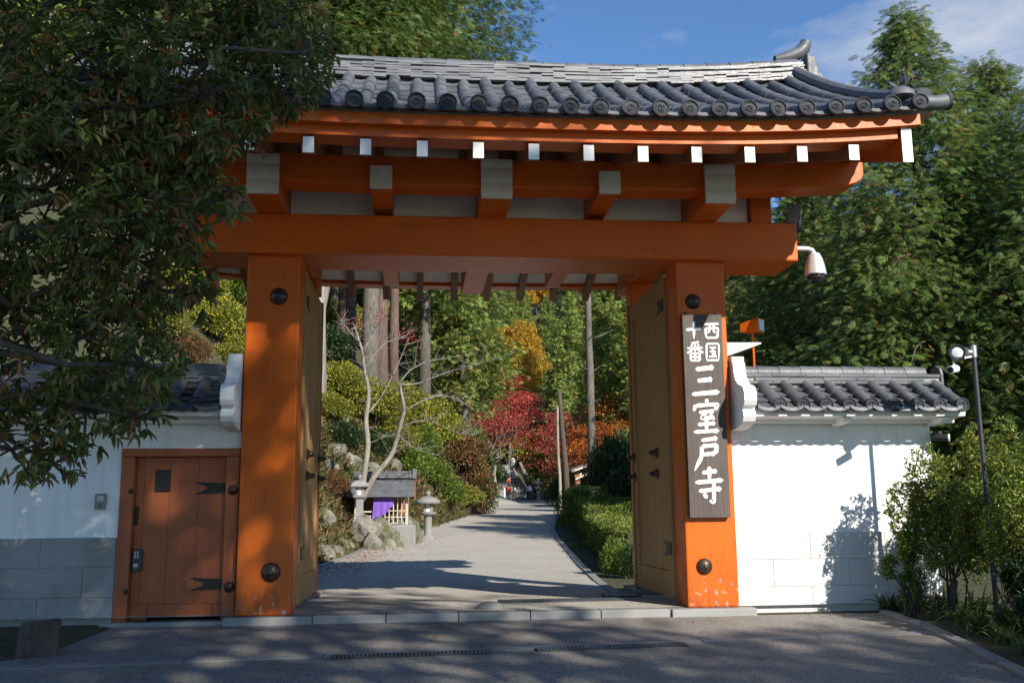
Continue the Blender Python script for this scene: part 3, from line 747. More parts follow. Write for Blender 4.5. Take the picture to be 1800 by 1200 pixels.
def blocks(parent, x0, x1, z0, z1, courses, mat, skip=None, seed=1):
    r = random.Random(seed)
    hs = (z1-z0)/courses
    for c in range(courses):
        x = x0; k = 0
        ln0 = .45 if c % 2 else .9
        while x < x1-.01:
            ln = min(ln0 if k == 0 else .9, x1-x)
            if x1-(x+ln) < .2: ln = x1-x
            MB().box(x+.0015, x+ln-.0015, YW-.028-r.uniform(0, .002), YW+.02, z0+c*hs+.0015, z0+(c+1)*hs-.0015).build('granite_block', mat, parent, bevel=.004)
            x += ln; k += 1
wr = empty('plaster_wall', (4.85, .3, -.1), 'bright sunlit white plaster wall on granite base with tiled coping and bush shadow', 'wall')
boxpart('wall_body', M['plaster'], wr, 3.61, 6.08, YW, .51, -.2, 2.2)
blocks(wr, 3.612, 6.09, -.10, .81, 3, M['granite_pale'], seed=2)
corbel(wr, 3.625, 3.775)
wall_roof(wr, 3.78, 6.32, [4.07+.269*k for k in range(9)], 1)
for xx in (at(1480, 745, -.05).x, at(1650, 742, -.05).x):
    MB().prism([(YW-.01, 2.02), (YW-.34, 2.05), (YW-.37, 2.075), (YW-.37, 2.105), (YW-.01, 2.10)], 'x', xx-.05, xx+.05).build('bracket', M['plaster'], wr, bevel=.006)
    boxpart('bracket_pin', M['white_paint'], wr, xx-.02, xx+.02, YW-.16, YW-.12, 2.10, 2.175)
wlf = empty('plaster_wall', (-4.0, .3, -.1), 'shaded white plaster wall with granite base, tiled coping and small brown door', 'wall')
boxpart('wall_body', M['plaster'], wlf, -7.6, -3.215, YW, .51, -.2, 2.2)
boxpart('wall_body', M['plaster'], wlf, -3.213, -1.93, YW+.001, .51, 1.792, 2.2)
blocks(wlf, -7.6, -3.222, -.10, .84, 3, M['granite_old'], seed=5)
MB().box(-3.30, -1.96, -.04, .50, -.16, -.045).build('threshold', M['granite'], wlf, bevel=.008)
corbel(wlf, -2.085, -1.94)
wall_roof(wlf, -7.7, -2.09, [-2.36-.269*k for k in range(19)], -1)
# small side door in its frame
boxpart('door_frame', M['doorred'], wlf, -3.212, -3.07, YW-.03, .36, -.045, 1.70, .008)
boxpart('door_frame', M['doorred'], wlf, -2.09, -1.945, YW-.03, .36, -.045, 1.70, .008)
boxpart('door_head', M['doorred'], wlf, -3.213, -1.944, YW-.036, .36, 1.702, 1.792, .008)
wd = empty('side_door', (-2.6, .22, 0)); adopt(wd, wlf); WLOC[wd.name] = Vector((-2.6, .22, 0))
YD = .215
for a, b in ((-3.066, -2.982), (-2.980, -2.712), (-2.710, -2.40), (-2.398, -2.094)):
    boxpart('door_plank', M['doorred'], wd, a, b, YD, YD+.05, .125, 1.698, .0025)
boxpart('bottom_rail', M['doorred'], wd, -2.88, -2.20, YD-.004, YD+.05, -.005, .123, .003)
boxpart('bottom_rail', M['doorred'], wd, -3.066, -2.884, YD-.006, YD+.05, -.042, .123, .003)
boxpart('bottom_rail', M['doorred'], wd, -2.196, -2.094, YD-.005, YD+.05, -.01, .123, .003)
for zk in (1.36, .33):
    MB().prism([(-2.095-.36+a, zk+b) for a, b in strap_poly(.36, .135, .15)], 'y', YD-.012, YD-.001).build('hinge_strap', M['iron'], wd)
boss(wlf, (-2.01, YW-.03, 1.335), .55); boss(wlf, (-2.01, YW-.03, .30), .58)
boxpart('plate', M['iron'], wd, -2.865, -2.70, YD-.016, YD-.001, 1.325, 1.565, .004)
boxpart('latch', M['iron'], wd, -3.062, -3.022, YD-.014, YD-.001, .965, 1.165, .004)
for zk in (.99, 1.06, 1.14): link('latch_stud', KNOB, wd, (-3.042, YD-.012, zk), (rad(90), 0, 0), (.22, .22, .22))
boxpart('lock_case', M['darkmetal'], wd, -3.06, -2.955, YD-.045, YD-.001, .475, .71, .006)
boxpart('lock_keypad', M['blackplastic'], wd, -3.045, -2.975, YD-.052, YD-.044, .60, .695, .003)
for i in range(5):
    for j in (0, 1): boxpart('lock_key', M['lens'], wd, -3.033+j*.028, -3.017+j*.028, YD-.056, YD-.0515, .612+i*.016, .620+i*.016)
MB().lathe([(.026, 0), (.028, .03), (.018, .034), (.001, .035)], 16, (-3.008, YD-.045, .535), Matrix.Rotation(rad(90), 3, 'X')).build('lock_knob', M['steel'], wd, auto=True)
for zk in (1.33, .27): link('nail_cover', BOSS, wlf, (-3.09, YW-.03, zk), (rad(90), 0, 0), (.28, .28, .4))
boxpart('name_tablet', M['iron'], wd, -2.855, -2.71, YD-.020, YD-.017, 1.335, 1.555)
# intercom on the wall
p = at(178, 881, YW)
ic = empty('intercom', p, 'small grey intercom box on the shaded white wall beside the brown door', 'intercom')
boxpart('case', M['greybox'], ic, p.x-.058, p.x+.058, YW-.04, YW-.001, p.z-.085, p.z+.085, .008)
boxpart('grille', M['steel'], ic, p.x-.035, p.x+.035, YW-.043, YW-.0405, p.z+.0, p.z+.06)
boxpart('button', M['darkmetal'], ic, p.x-.012, p.x+.012, YW-.046, YW-.0405, p.z-.06, p.z-.04)
# ================================================================ SIGN BOARD
YS = -.075
tl, tr, bl, br_ = at(1199, 554, YS), at(1269, 551, YS), at(1213, 911, YS), at(1284, 908, YS)
sx0, sx1 = (tl.x+bl.x)/2, (tr.x+br_.x)/2; sz1, sz0 = (tl.z+tr.z)/2, (bl.z+br_.z)/2
sg = empty('sign_board', (sx0, YS, sz0), 'long weathered wooden signboard with white brushed characters hung on the right post', 'signboard')
MB().box(sx0, sx1, YS, YS+.055, sz0, sz1).build('board', M['sign'], sg, bevel=.006)
for xx in (sx0+.05, sx1-.05): boxpart('hanger', M['iron'], sg, xx-.012, xx+.012, YS+.01, -.002, sz1+.001, sz1+.025)
GLY = {  # strokes in a unit box, y down
 'ten': [[(0, .47), (1, .38)], [(.5, 0), (.5, 1)]],
 'west': [[(.02, .10), (.97, .05)], [(.08, .36), (.15, .98)], [(.08, .36), (.93, .32), (.85, .98)], [(.38, .1), (.36, .45), (.24, .68)], [(.62, .1), (.62, .56), (.80, .60)], [(.15, .95), (.87, .93)]],
 'land': [[(.07, .06), (.08, 1)], [(.07, .06), (.93, .04), (.92, 1)], [(.26, .27), (.75, .26)], [(.28, .49), (.72, .48)], [(.22, .76), (.80, .75)], [(.5, .27), (.5, .76)], [(.62, .57), (.70, .66)], [(.08, .97), (.92, .96)]],
 'turn': [[(.74, .0), (.28, .08)], [(.26, .15), (.35, .24)], [(.74, .12), (.63, .24)], [(.03, .33), (.97, .30)], [(.5, .06), (.5, .55)], [(.46, .34), (.03, .60)], [(.54, .34), (.99, .57)], [(.24, .60), (.24, 1)], [(.24, .60), (.78, .59), (.78, 1)], [(.5, .6), (.5, .97)], [(.24, .78), (.78, .78)], [(.24, .97), (.78, .97)]],
 'three': [[(.14, .10), (.80, .02)], [(.20, .50), (.74, .44)], [(0, .97), (1, .88)]],
 'room': [[(.5, 0), (.53, .12)], [(.10, .17), (.03, .37)], [(.10, .20), (.94, .15), (.82, .33)], [(.22, .40), (.80, .36)], [(.48, .40), (.30, .58), (.72, .55)], [(.63, .46), (.80, .62)], [(.18, .76), (.84, .72)], [(.5, .58), (.5, .95)], [(.03, .98), (.98, .94)]],
 'house': [[(.28, .07), (.92, .0)], [(.30, .25), (.90, .21), (.84, .48)], [(.30, .25), (.28, .58), (.0, 1)], [(.30, .50), (.84, .47)]],
 'temple': [[(.24, .16), (.78, .11)], [(.5, 0), (.5, .36)], [(.0, .41), (1, .35)], [(.12, .63), (.94, .57)], [(.66, .40), (.66, .92), (.49, .88)], [(.30, .69), (.42, .82)]]}
def bu(zx, zy):   # enlarged-view position on the board -> board coordinates
    v = (zy-145)/968; l = 55+35*v; r = 247+40*v; return (zx-l)/(r-l), v
def brush(strokes, x0, x1, y0, y1, w):
    mb = MB(); r = random.Random(int(x0*7+y0)); lay = 0
    for st in strokes:
        P = [Vector((x0+(x1-x0)*a, y0+(y1-y0)*b)) for a, b in st]
        pts = []; m = 9
        for i in range(len(P)-1):
            for k in range(m): pts.append(P[i].lerp(P[i+1], k/m))
        pts.append(P[-1])
        for _ in range(2): pts = [pts[0]]+[(pts[i-1]+pts[i]*2+pts[i+1])/4 for i in range(1, len(pts)-1)]+[pts[-1]]
        n = len(pts); vs = []; lay += 1
        hor = abs(P[-1].x-P[0].x) > abs(P[-1].y-P[0].y)
        for i, p in enumerate(pts):
            tt = i/(n-1); d = (pts[min(i+1, n-1)]-pts[max(i-1, 0)]).normalized(); nn = Vector((-d.y, d.x))
            body = .30+.16*math.sin(math.pi*tt)**.5+.14*math.exp(-((tt-.06)/.07)**2)
            tail = (.20 if hor else -.16)*math.exp(-((tt-.90)/.09)**2)
            ww = w*(body+tail)*(1 if tt < .93 else max(.12, 1-(tt-.93)/.07*.85))*(1+r.uniform(-.08, .08))
            if i == 0: ww *= .55
            for sgn in (-1, 1):
                q = p+nn*ww*sgn; u, v = bu(q.x, q.y)
                vs.append((sx0+(sx1-sx0)*u, YS-.0022-.00025*lay, sz1+(sz0-sz1)*v))
        mb.add(vs, [(2*i, 2*i+1, 2*i+3, 2*i+2) for i in range(n-1)])
    return mb.build('brushed_character', M['brush_white'], sg)
for key, b, w in (('ten', (74, 150, 180, 268), 14), ('turn', (76, 158, 280, 374), 11), ('west', (161, 236, 186, 264), 11.5), ('land', (168, 238, 284, 372), 11),
                  ('three', (101, 236, 400, 538), 19), ('room', (106, 236, 556, 716), 16), ('house', (112, 234, 742, 896), 17), ('temple', (116, 252, 876, 1056), 17)):
    brush(GLY[key], *b, w*(1.22 if w > 15 else .98))
# ================================================================ LAMPS AND CAMERAS
# dome camera on the lintel's end
c = at(1431, 440, .12); x_l = CX+3.64
dc = empty('dome_camera', (c.x, .12, c.z-.2), 'silver dome security camera hanging off the right end of the great lintel', 'camera')
MB().tube([(x_l+.001, .12, 4.175), (c.x-.09, .12, 4.175), (c.x-.03, .12, 4.16), (c.x, .12, 4.11), (c.x, .12, 4.07)], .032, 12).build('arm', M['silver'], dc, auto=True)
MB().lathe([(.03, .23), (.06, .215), (.088, .16), (.112, .07), (.126, -.02), (.130, -.045), (.124, -.055)], 24, (c.x, .12, 3.90)).build('housing', M['silver'], dc, auto=True)
MB().lathe([(.110, -.055), (.100, -.10), (.072, -.14), (.035, -.158), (.001, -.162)], 24, (c.x, .12, 3.90)).build('dome', M['glassdark'], dc, smooth=True)
# floodlight lying on the lintel
p = at(1393, 368, .2)
fl = empty('floodlight', (p.x, .2, 4.42), 'dark grey floodlight standing on the right end of the great lintel', 'floodlight')
b = MB().prism([(-.09, -.11), (.05, -.13), (.10, .12), (-.02, .13)], 'y', -.10, .10).build('housing', M['greybox'], fl, bevel=.01); b.matrix_parent_inverse = Matrix(); b.location = (0, 0, .19); b.rotation_euler = (0, .15, -.3)
b = MB().box(.075, .088, -.085, .085, -.115, .115).build('lens', M['lens'], fl); b.matrix_parent_inverse = Matrix(); b.location = (0, 0, .19); b.rotation_euler = (0, -.05, -.3)
b = MB().prism([(-.22, .0), (.08, .0), (.06, .05), (-.02, .075), (-.20, .045)], 'y', -.05, .05).build('bracket', M['darkmetal'], fl); b.matrix_parent_inverse = Matrix()
# orange box lamp behind the right post, on its thin pole
p = at(1326, 574, 1.0)
ol = empty('box_lamp', (p.x, 1.0, 0), 'small orange box spotlight on a thin pole beside the right post', 'spotlight')
b = MB().prism([(-.16, -.07), (.09, -.09), (.09, .10), (-.16, .04)], 'y', -.10, .10).build('housing', M['red'], ol, bevel=.01); b.matrix_parent_inverse = Matrix(); b.location = (0, 0, p.z); b.rotation_euler = (0, 0, -.75)
b = MB().box(.091, .10, -.075, .075, -.065, .075).build('lens', M['lens'], ol); b.matrix_parent_inverse = Matrix(); b.location = (0, 0, p.z); b.rotation_euler = (0, 0, -.75)
MB().tube([(p.x-.03, 1.0, -.05), (p.x-.03, 1.0, p.z-.08)], .018, 8).build('pole', M['red'], ol)
# white wedge of the wall's inner gutter end
q0 = at(1276, 602, .56); q1 = at(1338, 602, .56); q2 = at(1277, 634, .56)
wg = MB().add([(3.6075, .56, q0.z), (q1.x, .56, q0.z+.005), (q1.x, .56, q0.z-.01), (3.6075, .56, q2.z), (3.6075, .95, q0.z), (q1.x, .95, q0.z+.005), (q1.x, .95, q0.z-.01), (3.6075, .95, q2.z)],
             [(0, 3, 2, 1), (4, 5, 6, 7), (0, 1, 5, 4), (1, 2, 6, 5), (2, 3, 7, 6), (3, 0, 4, 7)]).build('wedge_awning', M['white_paint'], None)
MB().box(3.55, 3.6065, .45, .95, q2.z, q0.z).build('mount', M['white_paint'], wg)
tag(wg, 'white wedge-shaped awning jutting from the right post above the wall coping', 'awning')
# pole with a round lamp and a bullet camera in the planting bed
YP = -1.05; p = at(1713, 640, YP); pz = at(1708, 612, YP).z
pl = empty('lamp_pole', (p.x, YP, zr(YP)), 'dark grey steel pole with round spotlight and white bullet camera before the wall', 'lamp pole')
MB().tube([(p.x, YP, zr(YP)-.1), (p.x, YP, pz)], .024, 12).build('pole', M['darkmetal'], pl, auto=True)
MB().lathe([(.034, -.10), (.036, .0), (.036, .03), (.001, .035)], 14, (p.x, YP, pz)).build('cap', M['steel'], pl, auto=True)
MB().tube([(p.x, YP, pz-.05), (p.x-.07, YP, pz-.04), (p.x-.10, YP-.02, pz-.01)], .028, 10).build('lamp_arm', M['steel'], pl, auto=True)
lc = at(1683, 621, YP-.06)
mm = Euler((rad(78), 0, rad(-32))).to_matrix()
MB().lathe([(.02, -.13), (.05, -.12), (.082, -.02), (.088, .03), (.086, .045), (.078, .046), (.074, .02)], 20, lc, mm).build('lamp_housing', M['darkmetal'], pl, auto=True)
MB().lathe([(.073, .024), (.05, .034), (.001, .038)], 20, lc, mm).build('lamp_glass', M['lens'], pl, smooth=True)
bc = at(1675, 649, YP-.08); d = Vector((-.75, -.62, -.16)).normalized(); a = bc-d*.09; e = bc+d*.08
MB().tube([a, e], .042, 14).build('camera_body', M['white_paint'], pl, auto=True)
MB().tube([e, e+d*.004], .034, 14).build('camera_lens', M['glassdark'], pl)
MB().tube([bc+Vector((.02, .01, .03)), bc+Vector((.05, .06, .12)), Vector((p.x, YP, pz-.09))], .012, 8).build('camera_arm', M['white_paint'], pl)
# small camera under the end of the coping
p = at(1652, 768, .02)
sc_ = empty('wall_camera', (p.x, .02, p.z), 'small black and white camera tucked under the end of the wall coping', 'camera')
MB().tube([p+Vector((-.08, .03, 0)), p+Vector((.07, -.06, -.01))], .042, 12).build('body', M['blackplastic'], sc_, auto=True)
MB().tube([p+Vector((.07, -.06, -.01)), p+Vector((.082, -.068, -.011))], .045, 12).build('front', M['white_paint'], sc_, auto=True)
MB().box(p.x-.02, p.x+.02, .0, .145, p.z+.042, p.z+.07).build('mount', M['blackplastic'], sc_)
# ================================================================ PLANT BUILDERS
RNG = np.random.default_rng(11)
def nrm(a): return a/np.maximum(1e-9, np.linalg.norm(a, axis=-1, keepdims=True))
def leaf_arrays(P, D, L, W, fold=.25, droop=.25, upj=.6, detail=True, rng=RNG):
    n = len(P); D = nrm(D); up = np.array([0, 0, 1.])+rng.normal(0, upj, (n, 3))
    S = nrm(np.cross(D, up)); N = np.cross(S, D)
    L = np.broadcast_to(L, (n,))[:, None]; W = np.broadcast_to(W, (n,))[:, None]
    if detail:
        b = P; t = P+D*L-N*L*droop
        l1 = P+D*L*.28+S*W*.42+N*W*fold; l2 = P+D*L*.66+S*W*.40+N*(W*fold-L*droop*.4)
        r1 = P+D*L*.28-S*W*.42+N*W*fold; r2 = P+D*L*.66-S*W*.40+N*(W*fold-L*droop*.4)
        V = np.stack([b, l1, l2, t, r2, r1], 1).reshape(-1, 3); o = np.arange(n)[:, None]*6
        F = np.stack([o+np.array([0, 3, 2, 1]), o+np.array([0, 5, 4, 3])], 1).reshape(-1, 4)
    else:
        V = np.stack([P, P+D*L*.5+S*W*.5+N*W*fold, P+D*L-N*L*droop, P+D*L*.5-S*W*.5+N*W*fold], 1).reshape(-1, 3); o = np.arange(n)[:, None]*4
        F = o+np.array([0, 1, 2, 3])
    return V, F
BL_NEAR = [(0, 0, 1.0, .055)]+[(t, s*.72, l, .072) for t, l in ((.08, .46), (.24, .48), (.40, .42), (.56, .34), (.72, .24)) for s in (-1, 1)]
BL_FAR = [(0, 0, 1.0, .13)]+[(t, s*.7, l, .15) for t, l in ((.15, .55), (.45, .40)) for s in (-1, 1)]
def frond_arrays(P, D, L, blades, rng=RNG, curl=.28, upj=.5):
    n = len(P); D = nrm(D); up = np.array([0, 0, 1.])+rng.normal(0, upj, (n, 3))
    S = nrm(np.cross(D, up)); N = np.cross(S, D); L = np.broadcast_to(L, (n,))[:, None]; Vs = []
    for t, a, l, w in blades:
        d = D*math.cos(a)+S*math.sin(a); q = np.cross(N, d); b = P+D*L*t-N*L*curl*t*t
        jl = l*rng.uniform(.8, 1.15, (n, 1)); dr = N*L*curl*jl*.9
        Vs.append(np.stack([b, b+d*L*jl*.5+q*L*w*.5-dr*.25, b+d*L*jl-dr, b+d*L*jl*.5-q*L*w*.5-dr*.25], 1))
    V = np.stack(Vs, 1).reshape(-1, 3); F = np.arange(len(V)).reshape(-1, 4); return V, F
def blob(cs, rs, n, inner=.55, rng=RNG, flat=0):
    cs = np.asarray(cs, float); rs = np.asarray(rs, float)
    if rs.ndim == 1: rs = np.repeat(rs[:, None], 3, 1)
    w = (rs.prod(1))**(2/3); k = rng.choice(len(cs), n, p=w/w.sum())
    d = nrm(rng.normal(size=(n, 3))); u = (inner**3+(1-inner**3)*rng.random(n))**(1/3)
    return cs[k]+d*rs[k]*u[:, None], nrm(d/rs[k])
def limbs(mb, a, b, r0, r1, rng, wob=.12, n=5, sides=6):
    a, b = Vector(a), Vector(b); L_ = (b-a).length; pts = []
    for i in range(n+1):
        t = i/n; j = Vector(rng.normal(0, wob*L_*.35*math.sin(math.pi*t)+1e-6, 3)); pts.append(a.lerp(b, t)+j)
    mb.tube(pts, [r0+(r1-r0)*i/n for i in range(n+1)], sides); return pts
def tree(name, loc, label, parts, group=None, cat='tree', rotz=0, sc=1.0, tilt=(0, 0)):
    "parts: (part name, mesh)"
    e = empty(name, loc, label, cat, group); e.rotation_euler = (tilt[0], tilt[1], rotz); e.scale = (sc, sc, sc) if not hasattr(sc, '__len__') else sc
    for nm, me in parts:
        o = link(nm, me); o.parent = e
    return e
# foliage colours
LF = lambda n, st, **k: m_leaf(n, st, **k)
M['hinoki'] = LF('cypress_foliage', [(0, (0.043, 0.09, 0.028)), (0.45, (0.095, 0.176, 0.042)), (0.8, (0.176, 0.27, 0.062)), (0.93, (0.248, 0.293, 0.067)), (1, (0.471, 0.168, 0.048))], trans=.35, rough=.6)
M['hinoki_far'] = LF('far_cypress_foliage', [(0, (0.076, 0.13, 0.038)), (0.5, (0.188, 0.278, 0.062)), (0.88, (0.325, 0.397, 0.085)), (1, (0.65, 0.293, 0.071))], trans=.35, rough=.65)
M['cedar_dark'] = LF('dark_cedar_foliage', [(0, (0.022, 0.045, 0.019)), (0.6, (0.048, 0.088, 0.032)), (1, (0.096, 0.136, 0.045))], trans=.2, rough=.65)
M['bigleaf'] = LF('dark_evergreen_leaf', [(0, (.050, .068, .016)), (.45, (.110, .145, .030)), (.78, (.18, .21, .048)), (.92, (.23, .17, .055)), (1, (.33, .13, .06))], trans=.35, rough=.42, spec=.5)
M['hollyleaf'] = LF('olive_bush_leaf', [(0, (0.081, 0.128, 0.021)), (0.5, (0.191, 0.259, 0.04)), (0.85, (0.322, 0.364, 0.057)), (1, (0.485, 0.376, 0.08))], trans=.35, rough=.38, spec=.5)
M['azalea'] = LF('yellow_green_azalea', [(0, (0.085, 0.11, 0.018)), (0.5, (0.215, 0.243, 0.029)), (0.85, (0.345, 0.34, 0.044)), (1, (0.467, 0.359, 0.048))], trans=.35)
M['azalea_red'] = LF('bronze_azalea', [(0, (0.084, 0.066, 0.022)), (0.5, (0.18, 0.126, 0.042)), (0.8, (0.24, 0.114, 0.054)), (1, (0.336, 0.108, 0.06))], trans=.35)
M['green'] = LF('fresh_green_leaf', [(0, (0.054, 0.104, 0.017)), (0.5, (0.128, 0.209, 0.031)), (1, (0.254, 0.33, 0.049))], trans=.4)
M['darkgreen'] = LF('deep_green_leaf', [(0, (0.015, 0.036, 0.012)), (0.6, (0.036, 0.072, 0.021)), (1, (0.083, 0.128, 0.033))], trans=.25, rough=.4, spec=.5)
M['hedge'] = LF('clipped_hedge_leaf', [(0, (0.072, 0.112, 0.02)), (0.5, (0.154, 0.208, 0.033)), (1, (0.26, 0.306, 0.05))], trans=.35)
M['maple_red'] = LF('red_maple_leaf', [(0, (.20, .03, .03)), (.5, (.42, .055, .05)), (.85, (.52, .10, .07)), (1, (.55, .20, .09))], trans=.45)
M['maple_orange'] = LF('orange_maple_leaf', [(0, (.30, .060, .015)), (.5, (.52, .13, .025)), (1, (.60, .26, .04))], trans=.45)
M['maple_yellow'] = LF('yellow_tree_leaf', [(0, (0.3, 0.175, 0.022)), (0.5, (0.525, 0.312, 0.03)), (1, (0.688, 0.425, 0.06))], trans=.45)
M['strap'] = LF('strap_leaf', [(0, (0.042, 0.077, 0.017)), (0.6, (0.098, 0.147, 0.031)), (0.9, (0.168, 0.21, 0.049)), (1, (0.364, 0.28, 0.112))], trans=.3, rough=.35, spec=.5)
M['litter'] = LF('fallen_leaf', [(0, (.22, .035, .022)), (.5, (.36, .065, .04)), (.8, (.34, .15, .06)), (1, (.20, .12, .06))], trans=.2, rough=.8)
M['grass'] = LF('bank_grass', [(0, (.050, .060, .018)), (.5, (.12, .115, .035)), (.8, (.19, .15, .06)), (1, (.24, .10, .05))], trans=.3, rough=.7)
M['bark_grey'] = m_bark('grey_bark', (.055, .047, .040), (.20, .175, .15))
M['bark_pale'] = m_bark('pale_bark', (.17, .145, .12), (.40, .36, .31))
M['bark_red'] = m_bark('reddish_bark', (.060, .038, .030), (.18, .12, .095))
M['bark_dark'] = m_bark('dark_bark', (.035, .028, .022), (.11, .09, .07))
M['bare'] = m_bark('bare_branch', (.13, .11, .09), (.33, .29, .245))
# ---------------------------------------------------------------- conifers
def conifer(seed, H, R, z0, nb, bunches, per, Lf, blades, mat, bark, tr, top=.75, far=False):
    rng = np.random.default_rng(seed); P = []; D = []; mb = MB(); br = MB()
    mb.tube([(0, 0, -1.0), (rng.normal(0, .05), rng.normal(0, .05), H*.4), (rng.normal(0, .1), rng.normal(0, .1), H*.75), (0, 0, H*.985)], [tr*1.15, tr*.85, tr*.45, .02], 10)
    az = 0
    for i in range(nb):
        t = (i+rng.random())/nb; z = z0+(H-z0)*t**.9; az += 2.4+rng.normal(0, .5)
        ln = R*((1-t)**top*(.62+.38*min(1, t/.12)))*rng.uniform(.72, 1.18)+.12
        d = np.array([math.cos(az), math.sin(az), 0]); s_ = np.array([-d[1], d[0], 0])
        crv = lambda s: np.array([0, 0, z])+d*ln*s+np.array([0, 0, (.22*s-.42*s*s)*ln])
        if not far: br.tube([crv(0), crv(.4), crv(.75), crv(.97)], [.035*ln/R+.012, .025*ln/R+.008, .012, .005], 4, False)
        nbun = max(2, int(bunches*(ln/R)**.8))
        for j in range(nbun):
            s = .22+.80*(j+rng.random())/nbun; c = crv(s)+s_*rng.normal(0, .26*(1.12-s)*ln+.05)+rng.normal(0, .04, 3)*ln; c[2] -= .05*ln
            m = max(3, int(per*rng.uniform(.7, 1.3))); rr = .16*ln*.5+.14
            off = rng.normal(0, 1, (m, 3))*np.array([rr, rr, rr*.5]); P.append(c+off)
            D.append(d*.8+s_*rng.normal(0, .5)+off/rr*.38+np.array([0, 0, -.30])+rng.normal(0, .28, (m, 3)))
    m = 14; P.append(np.array([0, 0, H])+rng.normal(0, .12, (m, 3))); D.append(rng.normal(0, .4, (m, 3))+np.array([0, 0, .8]))
    P = np.concatenate(P); D = np.concatenate(D)
    V, F = frond_arrays(P, D, Lf*rng.uniform(.65, 1.3, len(P)), blades, rng)
    out = [('trunk', mb.mesh('trunk', bark, True)), ('crown', npmesh('crown', V, F, mat))]
    if not far: out.append(('branches', br.mesh('branches', bark)))
    return out
HN = [conifer(3, 11.0, 3.3, .7, 175, 9, 29, .215, BL_NEAR, M['hinoki'], M['bark_red'], .20, .72),
      conifer(5, 8.4, 2.9, .6, 125, 8.5, 28, .215, BL_NEAR, M['hinoki'], M['bark_red'], .16, .62)]
HF = [conifer(7, 22, 3.6, 6.5, 120, 8, 22, .42, BL_FAR, M['hinoki_far'], M['bark_grey'], .33, .55, True),
      conifer(8, 19, 3.3, 2.5, 120, 8, 21, .42, BL_FAR, M['hinoki_far'], M['bark_grey'], .26, .6, True),
      conifer(9, 16, 3.0, 1.0, 100, 7, 20, .42, BL_FAR, M['cedar_dark'], M['bark_dark'], .25, .7, True)]
def broad(seed, H, R, n, leafL, mat, bark, tr, nblob=12, zc=.62, flat=.75, stems=1, detail=False, inner=.45, layered=False):
    "round-crowned tree: trunk, limbs, clumps of leaves"
    rng = np.random.default_rng(seed); mb = MB(); cs = []; rs = []
    fork = Vector((rng.normal(0, .05*R), rng.normal(0, .05*R), H*.34))
    for s in range(stems):
        b0 = Vector((rng.normal(0, .12*R*(stems > 1)), rng.normal(0, .12*R*(stems > 1)), -.5)); limbs(mb, b0, fork+Vector(rng.normal(0, .1*R*(stems > 1), 3)), tr, tr*.7, rng, .08, 4, 8)
    for i in range(nblob):
        a = i*2.4+rng.normal(0, .3); q = math.sqrt((i+.5)/nblob); zz = H*(zc+(1-zc)*.82*(1-q**1.6)*rng.uniform(.6, 1.05)-(.10 if q > .8 else 0)*rng.random())
        c = Vector((math.cos(a)*R*q*.78, math.sin(a)*R*q*.78, zz)); r = R*rng.uniform(.28, .44)
        limbs(mb, fork, c, tr*.45, tr*.10, rng, .22, 5, 5)
        if layered:
            for k in range(2): cs.append(np.array(c)+rng.normal(0, .25*r, 3)+np.array([0, 0, (k-.5)*r*.8])); rs.append((r*1.25, r*1.25, r*.22))
        else: cs.append(np.array(c)); rs.append((r, r, r*flat))
    P, D = blob(cs, rs, n, inner, rng)
    D = D*.6+rng.normal(0, .55, D.shape)+np.array([0, 0, -.25])
    V, F = leaf_arrays(P, D, leafL*rng.uniform(.7, 1.25, n), leafL*.62*rng.uniform(.8, 1.2, n), .2, .2, .7, detail, rng)
    return [('trunk', mb.mesh('trunk', bark, True)), ('crown', npmesh('crown', V, F, mat))]
def shrub(seed, r, n, leafL, mat, bark=None, nblob=9, wr=.5, detail=False, squash=.8):
    "dense mound of small leaves over twigs, r = (rx, ry, rz)"
    rng = np.random.default_rng(seed); cs = []; rs = []; mb = MB()
    for i in range(nblob):
        a = i*2.4; q = math.sqrt((i+.3)/nblob); c = np.array([math.cos(a)*r[0]*q*.62, math.sin(a)*r[1]*q*.62, r[2]*(.42+.42*(1-q)+rng.normal(0, .05))])
        k = rng.uniform(.38, .52); cs.append(c); rs.append((r[0]*k, r[1]*k, r[2]*k*squash)); limbs(mb, (rng.normal(0, .06*r[0]), rng.normal(0, .06*r[1]), -.5), c, .02+.012*r[0], .008, rng, .2, 4, 5)
    P, D = blob(cs, rs, n, .62, rng); P[:, 2] = np.maximum(P[:, 2], -.25)
    D = D*.7+rng.normal(0, .5, D.shape)+np.array([0, 0, .25])
    V, F = leaf_arrays(P, D, leafL*rng.uniform(.7, 1.3, n), leafL*wr*rng.uniform(.8, 1.2, n), .2, .15, .6, detail, rng)
    return [('stems', mb.mesh('stems', bark or M['bark_dark'], True)), ('foliage', npmesh('foliage', V, F, mat))]
